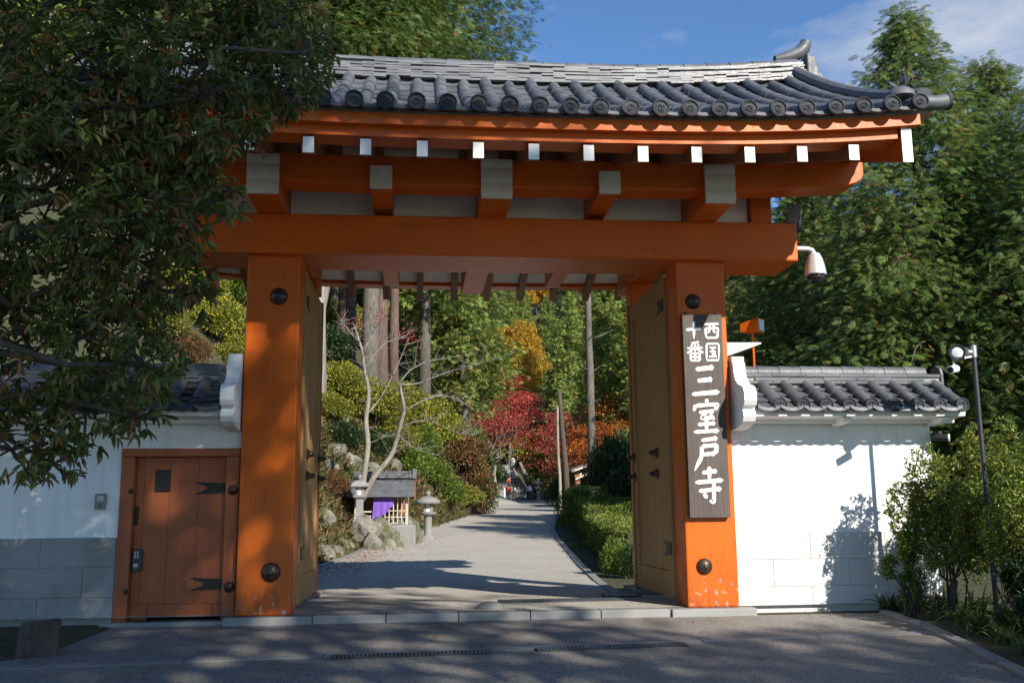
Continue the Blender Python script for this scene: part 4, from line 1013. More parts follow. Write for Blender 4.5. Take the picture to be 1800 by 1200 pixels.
# ================================================================ NEAR PLANTING
# cypresses behind the sunlit wall
for (px_, Y, k, sc, lab) in ((1650, 11.0, 0, 1.22, 'tall bright green cypress behind the right wall, its tip against the sky'),
                             (1455, 17.0, 1, 1.38, 'lower cypress just right of the gate, below the roof corner'),
                             (1800, 12.5, 0, 1.16, 'cypress at the right edge of the picture behind the lamp pole'),
                             (1335, 25.0, 1, 1.45, 'cypress in shade between the right post and the taller ones'),
                             (1560, 20.5, 0, 1.02, 'darker cypress standing behind the gap of the two front ones'),
                             (1960, 8.5, 1, 1.3, 'cypress partly cut by the right edge, nearest the bushes')):
    x = at(px_, 800, Y).x; tree('cypress_tree', (x, Y, gz(x, Y)-.05), lab, HN[k], 'cypresses behind the right wall', rotz=px_*.37, sc=sc)
for (px_, Y, k, sc) in ((1420, 32, 1, .78), (1560, 34, 2, .85), (1700, 30, 1, .76), (1850, 28, 2, .8), (1300, 42, 2, .8)):
    x = at(px_, 800, Y).x; tree('cypress_tree', (x, Y, gz(x, Y)-.05), 'dark cypress in the wood far behind the right wall', HF[k], 'dark wood behind the right wall', rotz=px_*.7, sc=sc)
# overhanging evergreen at the left
YT = -5.0; S = 1/287.
ell = [(90, 60, 210), (300, 60, 170), (470, 50, 110), (545, 95, 62), (510, 130, 80), (430, 110, 110), (180, 190, 190), (350, 170, 120), (450, 170, 75), (505, 165, 50), (80, 330, 190), (250, 300, 130), (350, 290, 80), (395, 355, 38), (420, 230, 60), (300, 240, 110), (210, 420, 120), (330, 390, 72), (130, 470, 170), (270, 470, 95), (345, 520, 42), (60, 620, 150), (190, 600, 120), (255, 640, 62), (245, 735, 42), (150, 720, 85), (60, 750, 90), (95, 815, 45), (20, 790, 60),
       (-200, 100, 280), (-220, 450, 260), (-430, 200, 260), (-120, -170, 260), (200, -150, 200), (430, -110, 120), (-500, 500, 220)]
rg = np.random.default_rng(21); cs = []; rs = []
for i, (a, b, r) in enumerate(ell):
    p = at(a, b, YT+rg.uniform(-.55, .55)); cs.append(np.array(p)); rs.append((r*S, min(r*S*1.2, .95), r*S*.95))
base = Vector((-5.0, -5.0, zr(-5)-.05)); tm = MB(); crn = Vector((-4.6, -5.0, 2.1))
limbs(tm, base-Vector((0, 0, .4)), crn, .17, .13, rg, .05, 5, 10)
for c, r in zip(cs, rs):
    mid = crn.lerp(Vector(c), .45)+Vector((0, 0, .35)); pts = limbs(tm, crn, mid, .06, .035, rg, .08, 4, 6); limbs(tm, pts[-1], c, .035, .010, rg, .15, 5, 5)
    for _ in range(7):
        d = Vector(rg.normal(0, 1, 3)).normalized(); limbs(tm, c, Vector(c)+Vector((d.x*r[0], d.y*r[1], d.z*r[2]))*.92, .010, .004, rg, .2, 4, 4)
nro = 5500; P, D = blob(cs, rs, nro, .50, rg); PL = []; DL = []
for k in range(8):
    a = k*2.4+rg.uniform(0, 6.28, nro); side = nrm(np.cross(D, rg.normal(size=(nro, 3)))); oth = np.cross(D, side)
    d = D*rg.uniform(.1, .9, (nro, 1))+side*np.cos(a)[:, None]+oth*np.sin(a)[:, None]+np.array([0, 0, -.35]); PL.append(P+D*rg.uniform(-.05, .03, (nro, 1))); DL.append(d)
PL = np.concatenate(PL); DL = np.concatenate(DL)
V, F = leaf_arrays(PL, DL, rg.uniform(.048, .098, len(PL)), rg.uniform(.018, .034, len(PL)), .18, .22, .5, True, rg)
e = tree('evergreen_tree', base, 'dark broadleaf evergreen overhanging the left side of the gate and roof', [('trunk', tm.mesh('trunk', M['bark_dark'], True)), ('crown', npmesh('crown', V, F, M['bigleaf']))])
for o in e.children: o.matrix_parent_inverse = Matrix.Translation(-base)
# bushes in the bed at the right
def bush(seed, loc, r, n, lab, L_=.05, mat='hollyleaf', nb=10, grp='bushes in the right planting bed', det=True, stem=.35):
    rng = np.random.default_rng(seed); cs = []; rs = []; mb = MB()
    for i in range(nb):
        d = rng.normal(size=3); d /= np.linalg.norm(d); c = np.array([0, 0, r[2]])+d*np.array(r)*rng.uniform(.35, .75); k = rng.uniform(.26, .42)
        cs.append(c); rs.append((r[0]*k, r[1]*k, r[2]*k*.8))
        f = Vector((rng.normal(0, .05), rng.normal(0, .05), r[2]*stem)); limbs(mb, (rng.normal(0, .07), rng.normal(0, .07), -.25), f, .016, .012, rng, .1, 3, 5); limbs(mb, f, c, .012, .004, rng, .2, 5, 5)
    m = n//6; P, D = blob(cs, rs, m, .3, rng); PL = []; DL = []
    for k in range(6):
        PL.append(P+rng.normal(0, .012, (m, 3))); DL.append(D*.5+rng.normal(0, .75, (m, 3))+np.array([0, 0, .1]))
    PL = np.concatenate(PL); DL = np.concatenate(DL)
    V, F = leaf_arrays(PL, DL, L_*rng.uniform(.7, 1.25, len(PL)), L_*.40*rng.uniform(.8, 1.2, len(PL)), .2, .15, .7, det, rng)
    return tree('bush', loc, lab, [('stems', mb.mesh('stems', M['bark_dark'], True)), ('foliage', npmesh('foliage', V, F, M[mat]))], grp, 'bush')
bush(31, (5.72, -.72, zr(-.7)+.02), (.60, .45, 1.08), 9500, 'olive green bush left of the lamp pole, close against the right wall')
bush(32, (6.30, -.75, zr(-1)+.02), (.62, .55, 1.18), 9000, 'taller olive green bush against the right edge of the picture')
bush(33, (5.25, -.62, zr(-.6)+.02), (.26, .26, .62), 1900, 'thin young bush nearest the granite base of the right wall', .055, 'green', 7)
bush(34, (5.75, -2.2, zr(-2.2)+.02), (.46, .42, .58), 5200, 'low dark bush behind the bed kerb at lower right', .06, 'darkgreen')
bush(35, (6.75, -.1, .0), (.5, .45, 1.15), 5600, 'bush standing beyond the end of the right wall', .05)
bush(36, (6.25, -2.0, zr(-2.3)), (.72, .55, 1.2), 10000, 'bush cut by the right edge above the bed kerb', .055, 'hollyleaf')
bush(37, (5.15, -3.35, zr(-3.3)+.02), (.36, .36, .40), 3200, 'lowest dark bush in the bottom right corner', .06, 'darkgreen')
bush(40, (5.98, -1.55, zr(-1.5)+.02), (.46, .36, .86), 6000, 'yellow-green bush standing in front of the lamp pole near the bed kerb')
def straps(seed, loc, n, ln, lab):
    rng = np.random.default_rng(seed); V = []; F = []
    for i in range(n):
        a = rng.uniform(0, 6.28); tl_ = rng.uniform(.25, 1.0); L_ = ln*rng.uniform(.6, 1.2); w = .012*rng.uniform(.8, 1.5); d = np.array([math.cos(a), math.sin(a), 0]); s = np.array([-d[1], d[0], 0]); b = rng.normal(0, .04, 3)*np.array([1, 1, 0])
        m = 6; o = len(V)
        for k in range(m+1):
            t = k/m; p = b+d*L_*tl_*t+np.array([0, 0, L_*(1.15*t-(.35+.75*tl_)*t*t)]); ww = w*(1-t**2.2)+.0005
            V += [p-s*ww, p+np.array([0, 0, -ww*.6]), p+s*ww]
        for k in range(m): F += [(o+3*k, o+3*k+1, o+3*k+4, o+3*k+3), (o+3*k+1, o+3*k+2, o+3*k+5, o+3*k+4)]
    e = empty('strap_leaf_plant', loc, lab, 'plant', 'strap-leaved plants along the bed kerb'); o = link('leaves', npmesh('leaves', V, F, M['strap'])); o.parent = e; return e
spots = [(1545, 1072, .36), (1582, 1080, .42), (1600, 1066, .36), (1630, 1092, .40), (1668, 1104, .42), (1640, 1068, .45), (1705, 1120, .45), (1745, 1138, .42), (1700, 1085, .5), (1775, 1120, .5), (1745, 1098, .45), (1790, 1160, .42)]
for i, (a, b, ln) in enumerate(spots):
    p = on_road(a, b); straps(60+i, (p.x+.12, p.y, p.z+.02), 34, ln, 'clump of long arching strap leaves behind the curved bed kerb')
for i, (x, y, ln) in enumerate(((-3.9, -1.2, .30), (-4.4, -.9, .34))):
    straps(90+i, (x, y, zr(y)+.02), 26, ln, 'clump of strap leaves at the foot of the shaded wall')
# trees behind the photographer that shade the forecourt
ROTA = 2.8
e1 = broad(41, 24.4, 5.4, 5800, .38, M['bigleaf'], M['bark_dark'], .32, 26, .57, .8, inner=.2)
tree('shade_tree', (10.2, -24.0, zr(-24)), 'tall evergreen behind the viewpoint throwing dappled shade over the left half of the gate', e1, rotz=ROTA)
e2 = broad(42, 16.8, 4.9, 5600, .34, M['bigleaf'], M['bark_dark'], .26, 18, .66, .8, inner=.2)
tree('shade_tree', (14.2, -24.0, zr(-24)), 'lower evergreen behind the viewpoint throwing shade over the forecourt before the right wall', e2, rotz=ROTA)
# unseen wood behind and beside the viewpoint, added to block the low sky
for i, (x, y, k, sc) in enumerate(((-13, -17, 1, .9), (-8, -26, 1, .9), (0, -29, 1, .95), (5, -37, 1, 1.0), (24, -34, 1, .9), (31, -26, 1, .9))):
    tree('sky_block_tree', (x, y, gz(x, y)-.1), 'unseen broadleaf tree added outside the view to block the low sky', (e1, e2)[k], 'unseen trees added to block the low sky', rotz=i*1.1, sc=sc)
# ================================================================ BEHIND THE GATE
def gp(px_, Y, dz=0, py=800):
    x = at(px_, py, Y).x; return Vector((x, Y, gz(x, Y)+dz))
# --- tall trees on the left slope, above the ridge and in the opening
cedar_trunks = []
def bare_trunk(seed, H, r, bark, lean=(0, 0), n=7, snags=0):
    rng = np.random.default_rng(seed); mb = MB(); pts = [(lean[0]*t+rng.normal(0, .03), lean[1]*t+rng.normal(0, .03), -1.2+(H+1.2)*t) for t in [i/n for i in range(n+1)]]
    mb.tube(pts, [r*(1.15-.5*i/n) for i in range(n+1)], 12)
    for k in range(snags):
        t = rng.uniform(.45, .95); i = int(t*n); p = Vector(pts[i]); a = rng.uniform(0, 6.28); l = rng.uniform(.4, 1.6)
        mb.tube([p, p+Vector((math.cos(a)*l*.5, math.sin(a)*l*.5, .1*l)), p+Vector((math.cos(a)*l, math.sin(a)*l, .35*l))], [.05, .03, .01], 5)
    return mb.mesh('trunk', bark, True)
def tall(seed, H, r, bark, z0, R, nb, lean=(0, 0), mat='hinoki_far'):
    cn = conifer(seed, H, R, z0, nb, 8, 22, .42, BL_FAR, M[mat], bark, r*.5, .5, True)
    return [('trunk', bare_trunk(seed, H*.97, r, bark, lean)), cn[1]]
tl1 = tall(51, 27, .33, M['bark_grey'], 11, 3.4, 120); tl2 = tall(52, 25, .23, M['bark_red'], 10.5, 3.0, 110)
for i, (px_, Y, me, lab, sc) in enumerate(((648, 30, tl1, 'thick grey-trunked cedar behind the bank, left of the roadway', 1.0), (598, 37, tl2, 'slender reddish-trunked cedar furthest left in the opening', 1.0),
                             (612, 32, tl2, 'thin mottled cedar trunk left of the thick grey one', .96), (690, 40, tl2, 'pale cedar trunk furthest right of the cedar group', 1.05),
                             (520, 31, tl1, 'cedar behind the left post rising over the roof ridge', 1.0), (430, 27, tl2, 'cedar behind the overhanging evergreen at the left', 1.0))):
    tree('cedar_tree', gp(px_, Y), lab, me, 'cedars on the left slope', rotz=i*1.3, sc=sc)
lp = gp(528, 30); tree('cedar_tree', lp, 'pale leaning trunk just inside the gate beside the left door', [('trunk', bare_trunk(53, 11, .36, M['bark_pale'], (2.6, .2))), ('crown', conifer(54, 12.4, 1.7, 9.4, 40, 7, 11, .4, BL_FAR, M['hinoki_far'], M['bark_grey'], .1, .6, True)[1][1])], 'cedars on the left slope', sc=1.0)
for i, (px_, Y, k, sc, lab) in enumerate(((745, 50, 0, 1.25, 'tall cypress over the middle of the roof ridge, behind the bank'), (790, 104, 1, 1.7, 'cypress with low drooping foliage at the centre of the opening'),
        (815, 62, 0, 1.2, 'cypress at the right end of the tree mass above the ridge'), (1005, 112, 1, 1.15, 'sunlit cypress right of the yellow tree'), (1075, 72, 0, .92, 'cypress behind the bare grey trunk at the right of the opening'),
        (1130, 66, 1, 1.0, 'cypress beside the right door leaf, above the red maples'), (735, 66, 2, 1.35, 'dark cypress in the shade behind the bare tree'), (580, 44, 1, 1.2, 'cypress behind the pale leaning trunk'), (500, 40, 0, 1.2, 'cypress hidden mostly by the left post'), (640, 56, 2, 1.4, 'dark cypress filling the gap between the cedar trunks'), (690, 75, 1, 1.4, 'green cypress seen past the palest cedar trunk'), (1040, 124, 1, 1.2, 'cypress on the slope between the bare trunk and the yellow tree'), (770, 92, 1, 1.5, 'cypress on the slope left of the centre'))):
    tree('cypress_tree', gp(px_, Y, -.2), lab, HF[k], 'cypresses beyond the bank', rotz=i*2.1, sc=sc)
big = conifer(55, 24.5, 5.9, 12.5, 150, 11, 27, .40, BL_NEAR[:7], M['hinoki'], M['bark_grey'], .28, .45, True)
tree('cypress_tree', gp(668, 35), 'broad cypress whose crown fills the sky above the middle of the roof ridge', [('trunk', bare_trunk(55, 23.5, .24, M['bark_red'])), big[1]], 'cypresses beyond the bank', rotz=.5, sc=1.27)
tree('cypress_tree', gp(560, 25), 'cypress above the left half of the roof, its pale trunk showing over the ridge', [('trunk', bare_trunk(56, 24, .24, M['bark_pale'], (.5, 0))), big[1]], 'cypresses beyond the bank', rotz=2.6, sc=1.03)
for i, (px_, Y, k, sc) in enumerate(((40, 22, 1, .8), (150, 26, 2, .9), (260, 30, 1, .85), (-70, 24, 2, .9), (330, 33, 1, .8))):
    tree('cypress_tree', gp(px_, Y, -.2), 'cypress glimpsed through the leaves of the overhanging evergreen', HF[k], 'cypresses behind the overhanging evergreen', rotz=i*1.9, sc=sc)
# --- far wooded hillside
rg = np.random.default_rng(77)
BF = [broad(61, 9, 4.2, 3600, .55, M['green'], M['bark_dark'], .2, 14, .5), broad(62, 8, 4.0, 3400, .5, M['maple_orange'], M['bark_dark'], .18, 13, .5, .6), broad(63, 7, 4.0, 3200, .45, M['maple_red'], M['bark_grey'], .16, 12, .5, .5),
      broad(64, 11, 4.6, 3800, .55, M['maple_yellow'], M['bark_dark'], .2, 15, .45)]
k = 0
for Y in (124, 140, 158, 178, 205, 240):
    for px_ in range(470, 1240, 62 if Y < 170 else 55):
        X = at(px_+rg.uniform(-22, 22), 700, Y).x; k += 1
        if abs(X-10.5) < 4 and Y < 122: continue
        q = rg.random(); y_ = Y+rg.uniform(-5, 5); z_ = gz(X, y_)-.3
        if q < .50: tree('cypress_tree', (X, y_, z_), 'distant cypress among the mixed wood on the far hillside', HF[1 + (k % 2)], 'cypresses on the far hillside', rotz=k, sc=rg.uniform(.7, 1.0))
        else:
            j = 0 if q < .72 else 1 if q < .82 else 3 if q < .92 else 2
            tree('broadleaf_tree', (X, y_, z_), ('distant green broadleaf tree on the far hillside', 'distant orange tree on the far hillside', 'distant red tree on the far hillside', 'distant yellow tree on the far hillside')[j], BF[j], ('green', 'orange', 'red', 'yellow')[j]+' trees on the far hillside', rotz=k*1.7, sc=rg.uniform(.9, 1.3))
# the yellow tree and the red maples the eye goes to
def feature(px_, py_top, Y, me, H, lab, sc=1.0, rz=0, name='maple_tree', grp=None):
    b = gp(px_, Y, -.1); top = at(px_, py_top, Y).z; s = (top-b.z)/H*sc
    return tree(name, b, lab, me, grp, rotz=rz, sc=s)
MY = broad(65, 12, 3.0, 15000, .18, M['maple_yellow'], M['bark_dark'], .2, 20, .42, .7)
MR = broad(66, 8, 2.9, 12000, .13, M['maple_red'], M['bark_grey'], .14, 20, .55, .45, 2, layered=True)
MO = broad(67, 8, 4.2, 10000, .17, M['maple_orange'], M['bark_grey'], .15, 20, .50, .45, 2, layered=True)
MR2 = broad(68, 7, 3.2, 4600, .14, M['maple_red'], M['bark_pale'], .12, 20, .55, .4, 3, layered=True)
feature(908, 520, 124, MY, 12, 'golden yellow tree rising in the middle of the opening', name='broadleaf_tree')
feature(893, 648, 115, MR, 8, 'crimson maple below the golden tree', rz=.6)
feature(1012, 735, 72, MR2, 7, 'thin red maple behind the two slanting trunks', rz=1.2)
feature(1085, 735, 60, MO, 8, 'orange-red maple over the dark bush at the right of the opening', rz=2.2)
feature(1110, 690, 68, MO, 8, 'orange maple half hidden by the right door leaf', rz=4.2)
feature(1062, 690, 78, MR, 8, 'red maple glowing behind the bare grey trunk', rz=1.7)
feature(988, 715, 96, MR2, 7, 'thin crimson maple right of the stairs', rz=2.7)
feature(865, 690, 100, MR2, 7, 'bare-twigged maple with last red leaves left of the crimson one', rz=.7)
# trunks on the right of the road
tree('cedar_tree', gp(1042, 44), 'straight bare grey trunk standing right of the road', [('trunk', bare_trunk(71, 13.5, .26, M['bark_grey'], (-.1, 0), 8, 9))], cat='tree')
tree('cedar_tree', gp(1000, 50), 'dark slanting trunk left of the bare grey trunk', [('trunk', bare_trunk(72, 7.5, .20, M['bark_dark'], (-.55, 0)))], cat='tree')
tree('cedar_tree', gp(984, 52), 'thin pale trunk beside the dark slanting trunk', [('trunk', bare_trunk(73, 6.6, .11, M['bark_pale'], (-.1, 0)))], cat='tree')
# --- bank on the left of the road
AZ = [shrub(81, (1, 1, 1), 7000, .075, M['azalea'], nblob=12), shrub(82, (1, 1, 1), 7000, .075, M['azalea_red'], nblob=12), shrub(83, (1, 1, 1), 5200, .085, M['green'], nblob=11), shrub(84, (1, 1, 1), 5200, .085, M['darkgreen'], nblob=11)]
def ray_ground(px_, py_, y0=9.0, y1=75.0, up=0.0):
    "first point of the bank met behind a photograph pixel, standing up over the ground"
    Y = y0
    while Y < y1:
        c = at(px_, py_, Y)
        if gz(c.x, Y)+up*(Y+11)/FPX >= c.z: return c, Y
        Y += .25
    return at(px_, py_, y1), y1
def mound(px_, py_, rp, k, lab, nm='azalea_bush', rz=0, asp=(1, 1, 1), y0=9.0):
    "rounded bush rp photograph pixels in radius growing on the bank"
    c, Y = ray_ground(px_, py_, y0, 43.0, up=rp*.55); r = rp*(Y+11)/FPX
    g = gz(c.x, Y); zs = max(r*asp[2]*1.05, min(2.0*r, (c.z-g+.5*r)/1.0))
    return tree(nm, (c.x, Y, g-.12*r), lab, AZ[k], 'bushes on the bank', 'bush', rz, (r*asp[0], r*asp[1], zs))
mound(598, 668, 62, 0, 'yellow-green azalea at the top of the rocks beside the pale leaning trunk', rz=.3)
mound(650, 705, 75, 0, 'yellow-green azalea behind the stems of the bare tree', rz=1.1)
mound(705, 712, 75, 0, 'large yellow-green azalea at the crest of the bank', rz=2.2)
mound(757, 742, 72, 0, 'rounded azalea, yellow-green fading to bronze, right of the crest', rz=3.2)
mound(795, 785, 68, 1, 'bronze-brown clipped azalea above the ivy bank', rz=1.2)
mound(822, 770, 55, 1, 'bronze azalea overhanging the bend of the road', rz=4.2)
mound(836, 818, 42, 3, 'dark evergreen bush at the shaded end of the bank', 'evergreen_bush', rz=.2)
mound(712, 805, 52, 2, 'bright green bush behind the little shrine', 'evergreen_bush', rz=.9, y0=20)
mound(755, 825, 50, 2, 'bright green bush right of the shrine above the stone lantern', 'evergreen_bush', rz=2.9, y0=20)
mound(605, 765, 42, 3, 'dark green bush between the mossy rocks near the left door', 'evergreen_bush', rz=1.9)
mound(588, 850, 36, 1, 'small bronze bush on the mossy slope near the left door', rz=1.0)
mound(660, 775, 45, 3, 'dark green bush between the two pale stems', 'evergreen_bush', rz=2, y0=18)
mound(578, 715, 45, 0, 'azalea half hidden by the left door edge', rz=5)
mound(785, 868, 40, 2, 'ivy-green growth low on the bank right of the lantern', 'evergreen_bush', 3, (1, 1.4, 1.2), 20)
mound(815, 872, 34, 0, 'olive growth low on the bank at the bend', 'evergreen_bush', 2, (1, 1.4, 1.1), 20)
mound(572, 600, 60, 3, 'dark bush on the slope beside the pale leaning trunk', 'evergreen_bush', 1)
mound(600, 560, 60, 0, 'olive bush high on the slope behind the leaning trunk', rz=2)
mound(694, 765, 58, 0, 'yellow-green azalea round the foot of the broad cypress', rz=2.4, y0=20)
mound(625, 845, 40, 2, 'green bush behind the square stone lantern', 'evergreen_bush', 4, y0=15)
mound(735, 770, 50, 2, 'green bush between the bronze and the yellow-green azaleas', 'evergreen_bush', 4, y0=20)
for i, (px_, py_, rp, k) in enumerate(((385, 560, 75, 0), (335, 500, 75, 0), (420, 620, 55, 0), (330, 610, 50, 1), (270, 560, 70, 0), (410, 500, 75, 2))):
    mound(px_, py_, rp, k, ('sunlit yellow-green bush over the left coping beside the post', 'yellow-green bush under the left end of the eaves', 'yellow bush nearest the left post above the coping', 'brownish bush above the left coping', 'bush behind the overhanging evergreen at left', 'green bush highest in the gap left of the post')[i], rz=i)
# grasses, ivy and fallen leaves on the bank: uncountable
n = 42000; Y = 4+46*rg.random(n)**1.6; u = rg.random(n)**1.3*3.2
X = np.array([xl(y) for y in Y])-.22-u; Z = np.array([gz(a, b) for a, b in zip(X, Y)])-.05
D = rg.normal(0, .5, (n, 3))+np.array([.25, -.2, .75]); sz = .06+.004*Y
V, F = leaf_arrays(np.stack([X, Y, Z], 1), D, sz*rg.uniform(.8, 2.2, n), sz*rg.uniform(.25, .5, n), .15, .4, .6, False, rg)
tag(link('bank_grass', npmesh('bank_grass', V, F, M['grass'])), 'dry grass, moss and ivy covering the bank left of the road', 'grass', kind='stuff')
n = 5200; Y = 3+20*rg.random(n)**1.5; u = np.abs(rg.normal(0, .55, n)); w = rg.random(n) < .45
X = np.array([xl(y) for y in Y]); X = np.where(w, X-.3-u*1.5, X+u*1.1)
Z = np.where(w, np.array([gz(a, b) for a, b in zip(X, Y)]), np.array([zr(y) for y in Y]))+.012
D = np.stack([rg.normal(size=n), rg.normal(size=n), rg.normal(0, .12, n)], 1)
V, F = leaf_arrays(np.stack([X, Y, Z], 1), D, rg.uniform(.035, .07, n), rg.uniform(.03, .05, n), .1, .0, .15, False, rg)
tag(link('fallen_leaves', npmesh('fallen_leaves', V, F, M['litter'])), 'red fallen leaves scattered along the left edge of the road', 'leaves', kind='stuff')
n = 260; X = rg.uniform(-3.4, 5.0, n); Y = rg.uniform(-6.5, 2.4, n); keep = ~((X > 3.2) & (Y < -2.2)); X, Y = X[keep], Y[keep]; n = len(X); Z = np.array([zr(y) for y in Y])+.012
D = np.stack([rg.normal(size=n), rg.normal(size=n), rg.normal(0, .15, n)], 1)
V, F = leaf_arrays(np.stack([X, Y, Z], 1), D, rg.uniform(.02, .05, n), rg.uniform(.012, .03, n), .1, .0, .2, False, rg)
tag(link('fallen_leaves', npmesh('fallen_leaves', V, F, M['litter'])), 'few small dry leaves strewn over the forecourt paving', 'leaves', kind='stuff')
# rocks
def rock_mesh(seed):
    rng = np.random.default_rng(seed); import bmesh
    bm = bmesh.new(); bmesh.ops.create_icosphere(bm, subdivisions=3, radius=1)
    pl = [(nrm(rng.normal(size=3)), rng.uniform(.62, .9)) for _ in range(11)]
    for v in bm.verts:
        p = np.array(v.co)
        for d, o in pl:
            k = p@d
            if k > o: p = p-d*(k-o)*.9
        p += .05*np.sin(p*7+seed)*np.cos(p[[1, 2, 0]]*5)+.03*np.sin(p[::-1]*17+seed)+.02*rng.normal(size=3); v.co = p
    me = bpy.data.meshes.new('rock'); bm.to_mesh(me); bm.free(); me.materials.append(M['rock']); return me
t = NT('mossy_rock'); v = t.pos(); f = t.noise(v, 2.6, 9, .68)
c = t.ramp(f, [(.30, (.05, .045, .035)), (.48, (.20, .185, .155)), (.66, (.36, .34, .29))]); c = t.mix(t.ramp(t.noise(v, 1.7, 7, .7), [(.48, G3(0)), (.60, G3(.9))]), c, (.075, .095, .028))
t.set(Base_Color=c, Roughness=.95); t.bump(t.noise(v, 5, 9, .72), 1.0, .12); M['rock'] = t.m
RK = [rock_mesh(i) for i in range(5)]
def rock(p, s, i, lab, grp='rocks of the bank'):
    o = link('rock', RK[i % 5], None, p, (rg.uniform(0, 6), rg.uniform(0, 6), rg.uniform(0, 6)), s); tag(o, lab, 'rock', grp); return o
for i in range(26):
    Y = 4.5+i*.62; p = Vector((xl(Y)-.35-rg.uniform(0, .25), Y, zr(Y)+.10)); s = rg.uniform(.10, .24); rock(p, (s*1.2, s, s), i, 'pale mossy rock edging the foot of the bank')
POSW = ('first', 'second', 'third', 'fourth', 'fifth', 'sixth', 'seventh')
for i, (a, b, Y, s) in enumerate(((668, 945, 17.6, .62), (700, 938, 18.6, .66), (725, 945, 19.2, .42), (645, 935, 17, .5), (655, 960, 16.4, .4), (690, 965, 17.4, .35))):
    p = at(a, b, Y); rock(p, (s, s, s*.9), i+2, 'big pale rock of the terrace under the little shrine')
for i, (a, b, s) in enumerate(((590, 795, .42), (618, 815, .38), (600, 745, .36), (650, 830, .4), (580, 825, .36), (572, 910, .3), (690, 820, .36))):
    p, Y = ray_ground(a, b); rock(p, (s, s, s), i, 'grey boulder showing through the bushes of the bank')
# --- bare tree with two pale stems
BY = 17.0
def limb_px(mb, pts, r0, r1, Y0=BY, jit=.0, sides=7):
    P = [at(a, b, Y0+(c[0] if c else 0)) for a, b, *c in pts]; n = len(P); Q = []
    for i in range(n-1):
        for k in range(3): Q.append(P[i].lerp(P[i+1], k/3))
    Q.append(P[-1]); m = len(Q); Q2 = [Q[0]]+[(Q[i-1]+Q[i]*2+Q[i+1])/4 for i in range(1, m-1)]+[Q[-1]]
    mb.tube(Q2, [(r0+(r1-r0)*i/(m-1))*.8 for i in range(m)], sides); return Q2
bb = at(636, 868, BY); bt = empty('bare_tree', bb, 'leafless tree with two pale crooked stems beside the little shrine', 'tree')
mb = MB(); rgb = np.random.default_rng(5)
ends = []
ends += [limb_px(mb, [(634, 880), (640, 835), (648, 780), (642, 740), (650, 690), (640, 650), (638, 620), (630, 595), (622, 570, .3)], .12, .03)]
ends += [limb_px(mb, [(636, 880), (655, 840), (690, 800), (700, 760), (712, 720), (705, 690), (703, 672)], .11, .04)]
ends += [limb_px(mb, [(712, 722), (740, 705), (775, 692, .4), (810, 705, .6), (835, 720, .8)], .035, .01)]
ends += [limb_px(mb, [(704, 676), (735, 675), (770, 660, -.3), (815, 645, -.5), (865, 632, -.6)], .04, .008)]
ends += [limb_px(mb, [(703, 672), (720, 650), (750, 635), (790, 628, .5)], .03, .008)]
ends += [limb_px(mb, [(645, 728), (670, 700, .3), (700, 640, .5), (720, 590, .7)], .03, .008)]
ends += [limb_px(mb, [(640, 650), (660, 620), (680, 600), (715, 590, .2)], .03, .008)]
ends += [limb_px(mb, [(638, 620), (655, 585), (668, 555)], .028, .008), limb_px(mb, [(630, 600), (612, 580), (600, 565)], .022, .007)]
ends += [limb_px(mb, [(648, 780), (680, 765), (705, 768)], .02, .01), limb_px(mb, [(700, 765), (730, 790, .3), (770, 800, .5)], .02, .006), limb_px(mb, [(705, 750), (735, 738), (765, 742, .2), (800, 760, .4), (830, 765, .6)], .02, .006)]
for Q in ends:
    for q in Q[len(Q)//3:]:
        for _ in range(3):
            d = Vector(rgb.normal(0, 1, 3)); d.z = abs(d.z)*.5; d.normalize(); l = rgb.uniform(.25, .8)
            mb.tube([q, q+d*l*.5+Vector((0, 0, .05*l)), q+d*l+Vector((.05, 0, .12*l))], [.009, .006, .003], 4, False)
o = mb.build('branches', M['bare'], bt, smooth=True)
mb2 = []
P = []
for Q in ends[:1]+ends[5:8]:
    q = Q[-1]; P += [np.array(q)+rgb.normal(0, .16, 3) for _ in range(50)]
P = np.array(P); V, F = leaf_arrays(P, rgb.normal(size=P.shape)+np.array([0, 0, -.4]), .07, .05, .1, .1, .6, False, rgb)
o = link('last_leaves', npmesh('last_leaves', V, F, M['maple_red'])); adopt(o, bt)
# --- little roadside shrine
SY = 18.2; s0 = at(612, 905, SY); s1 = at(722, 905, SY); zt = at(665, 922, SY).z; sxa, sxb = s0.x, s1.x; cxs = (sxa+sxb)/2; w = sxb-sxa
sh = empty('roadside_shrine', (cxs, SY, zt), 'small wooden shrine with grey tiled roof and purple curtain on a rock terrace', 'shrine')
M['palewood'] = m_wood('pale_lattice_wood', (.40, .34, .25), (.58, .52, .42)); M['purple'] = m_plain('purple_cloth', (.16, .07, .38), .8, var=.2)
ze = at(665, 872, SY).z; zrg = at(665, 842, SY+.5).z; dp = .8
boxpart('terrace', M['stone'], sh, sxa-.1, sxb+.15, SY-.35, SY+1.2, zt-1.2, zt-.002, .05)
for xx in (sxa+.22, cxs, sxb-.12):
    for yy_ in (SY-.05, SY+1.0): boxpart('post', M['palewood'], sh, xx-.04, xx+.04, yy_-.04, yy_+.04, zt, ze+.12)
boxpart('rear_wall', M['brown'], sh, sxa+.22, sxb-.12, SY+1.0, SY+1.03, zt, ze+.1)
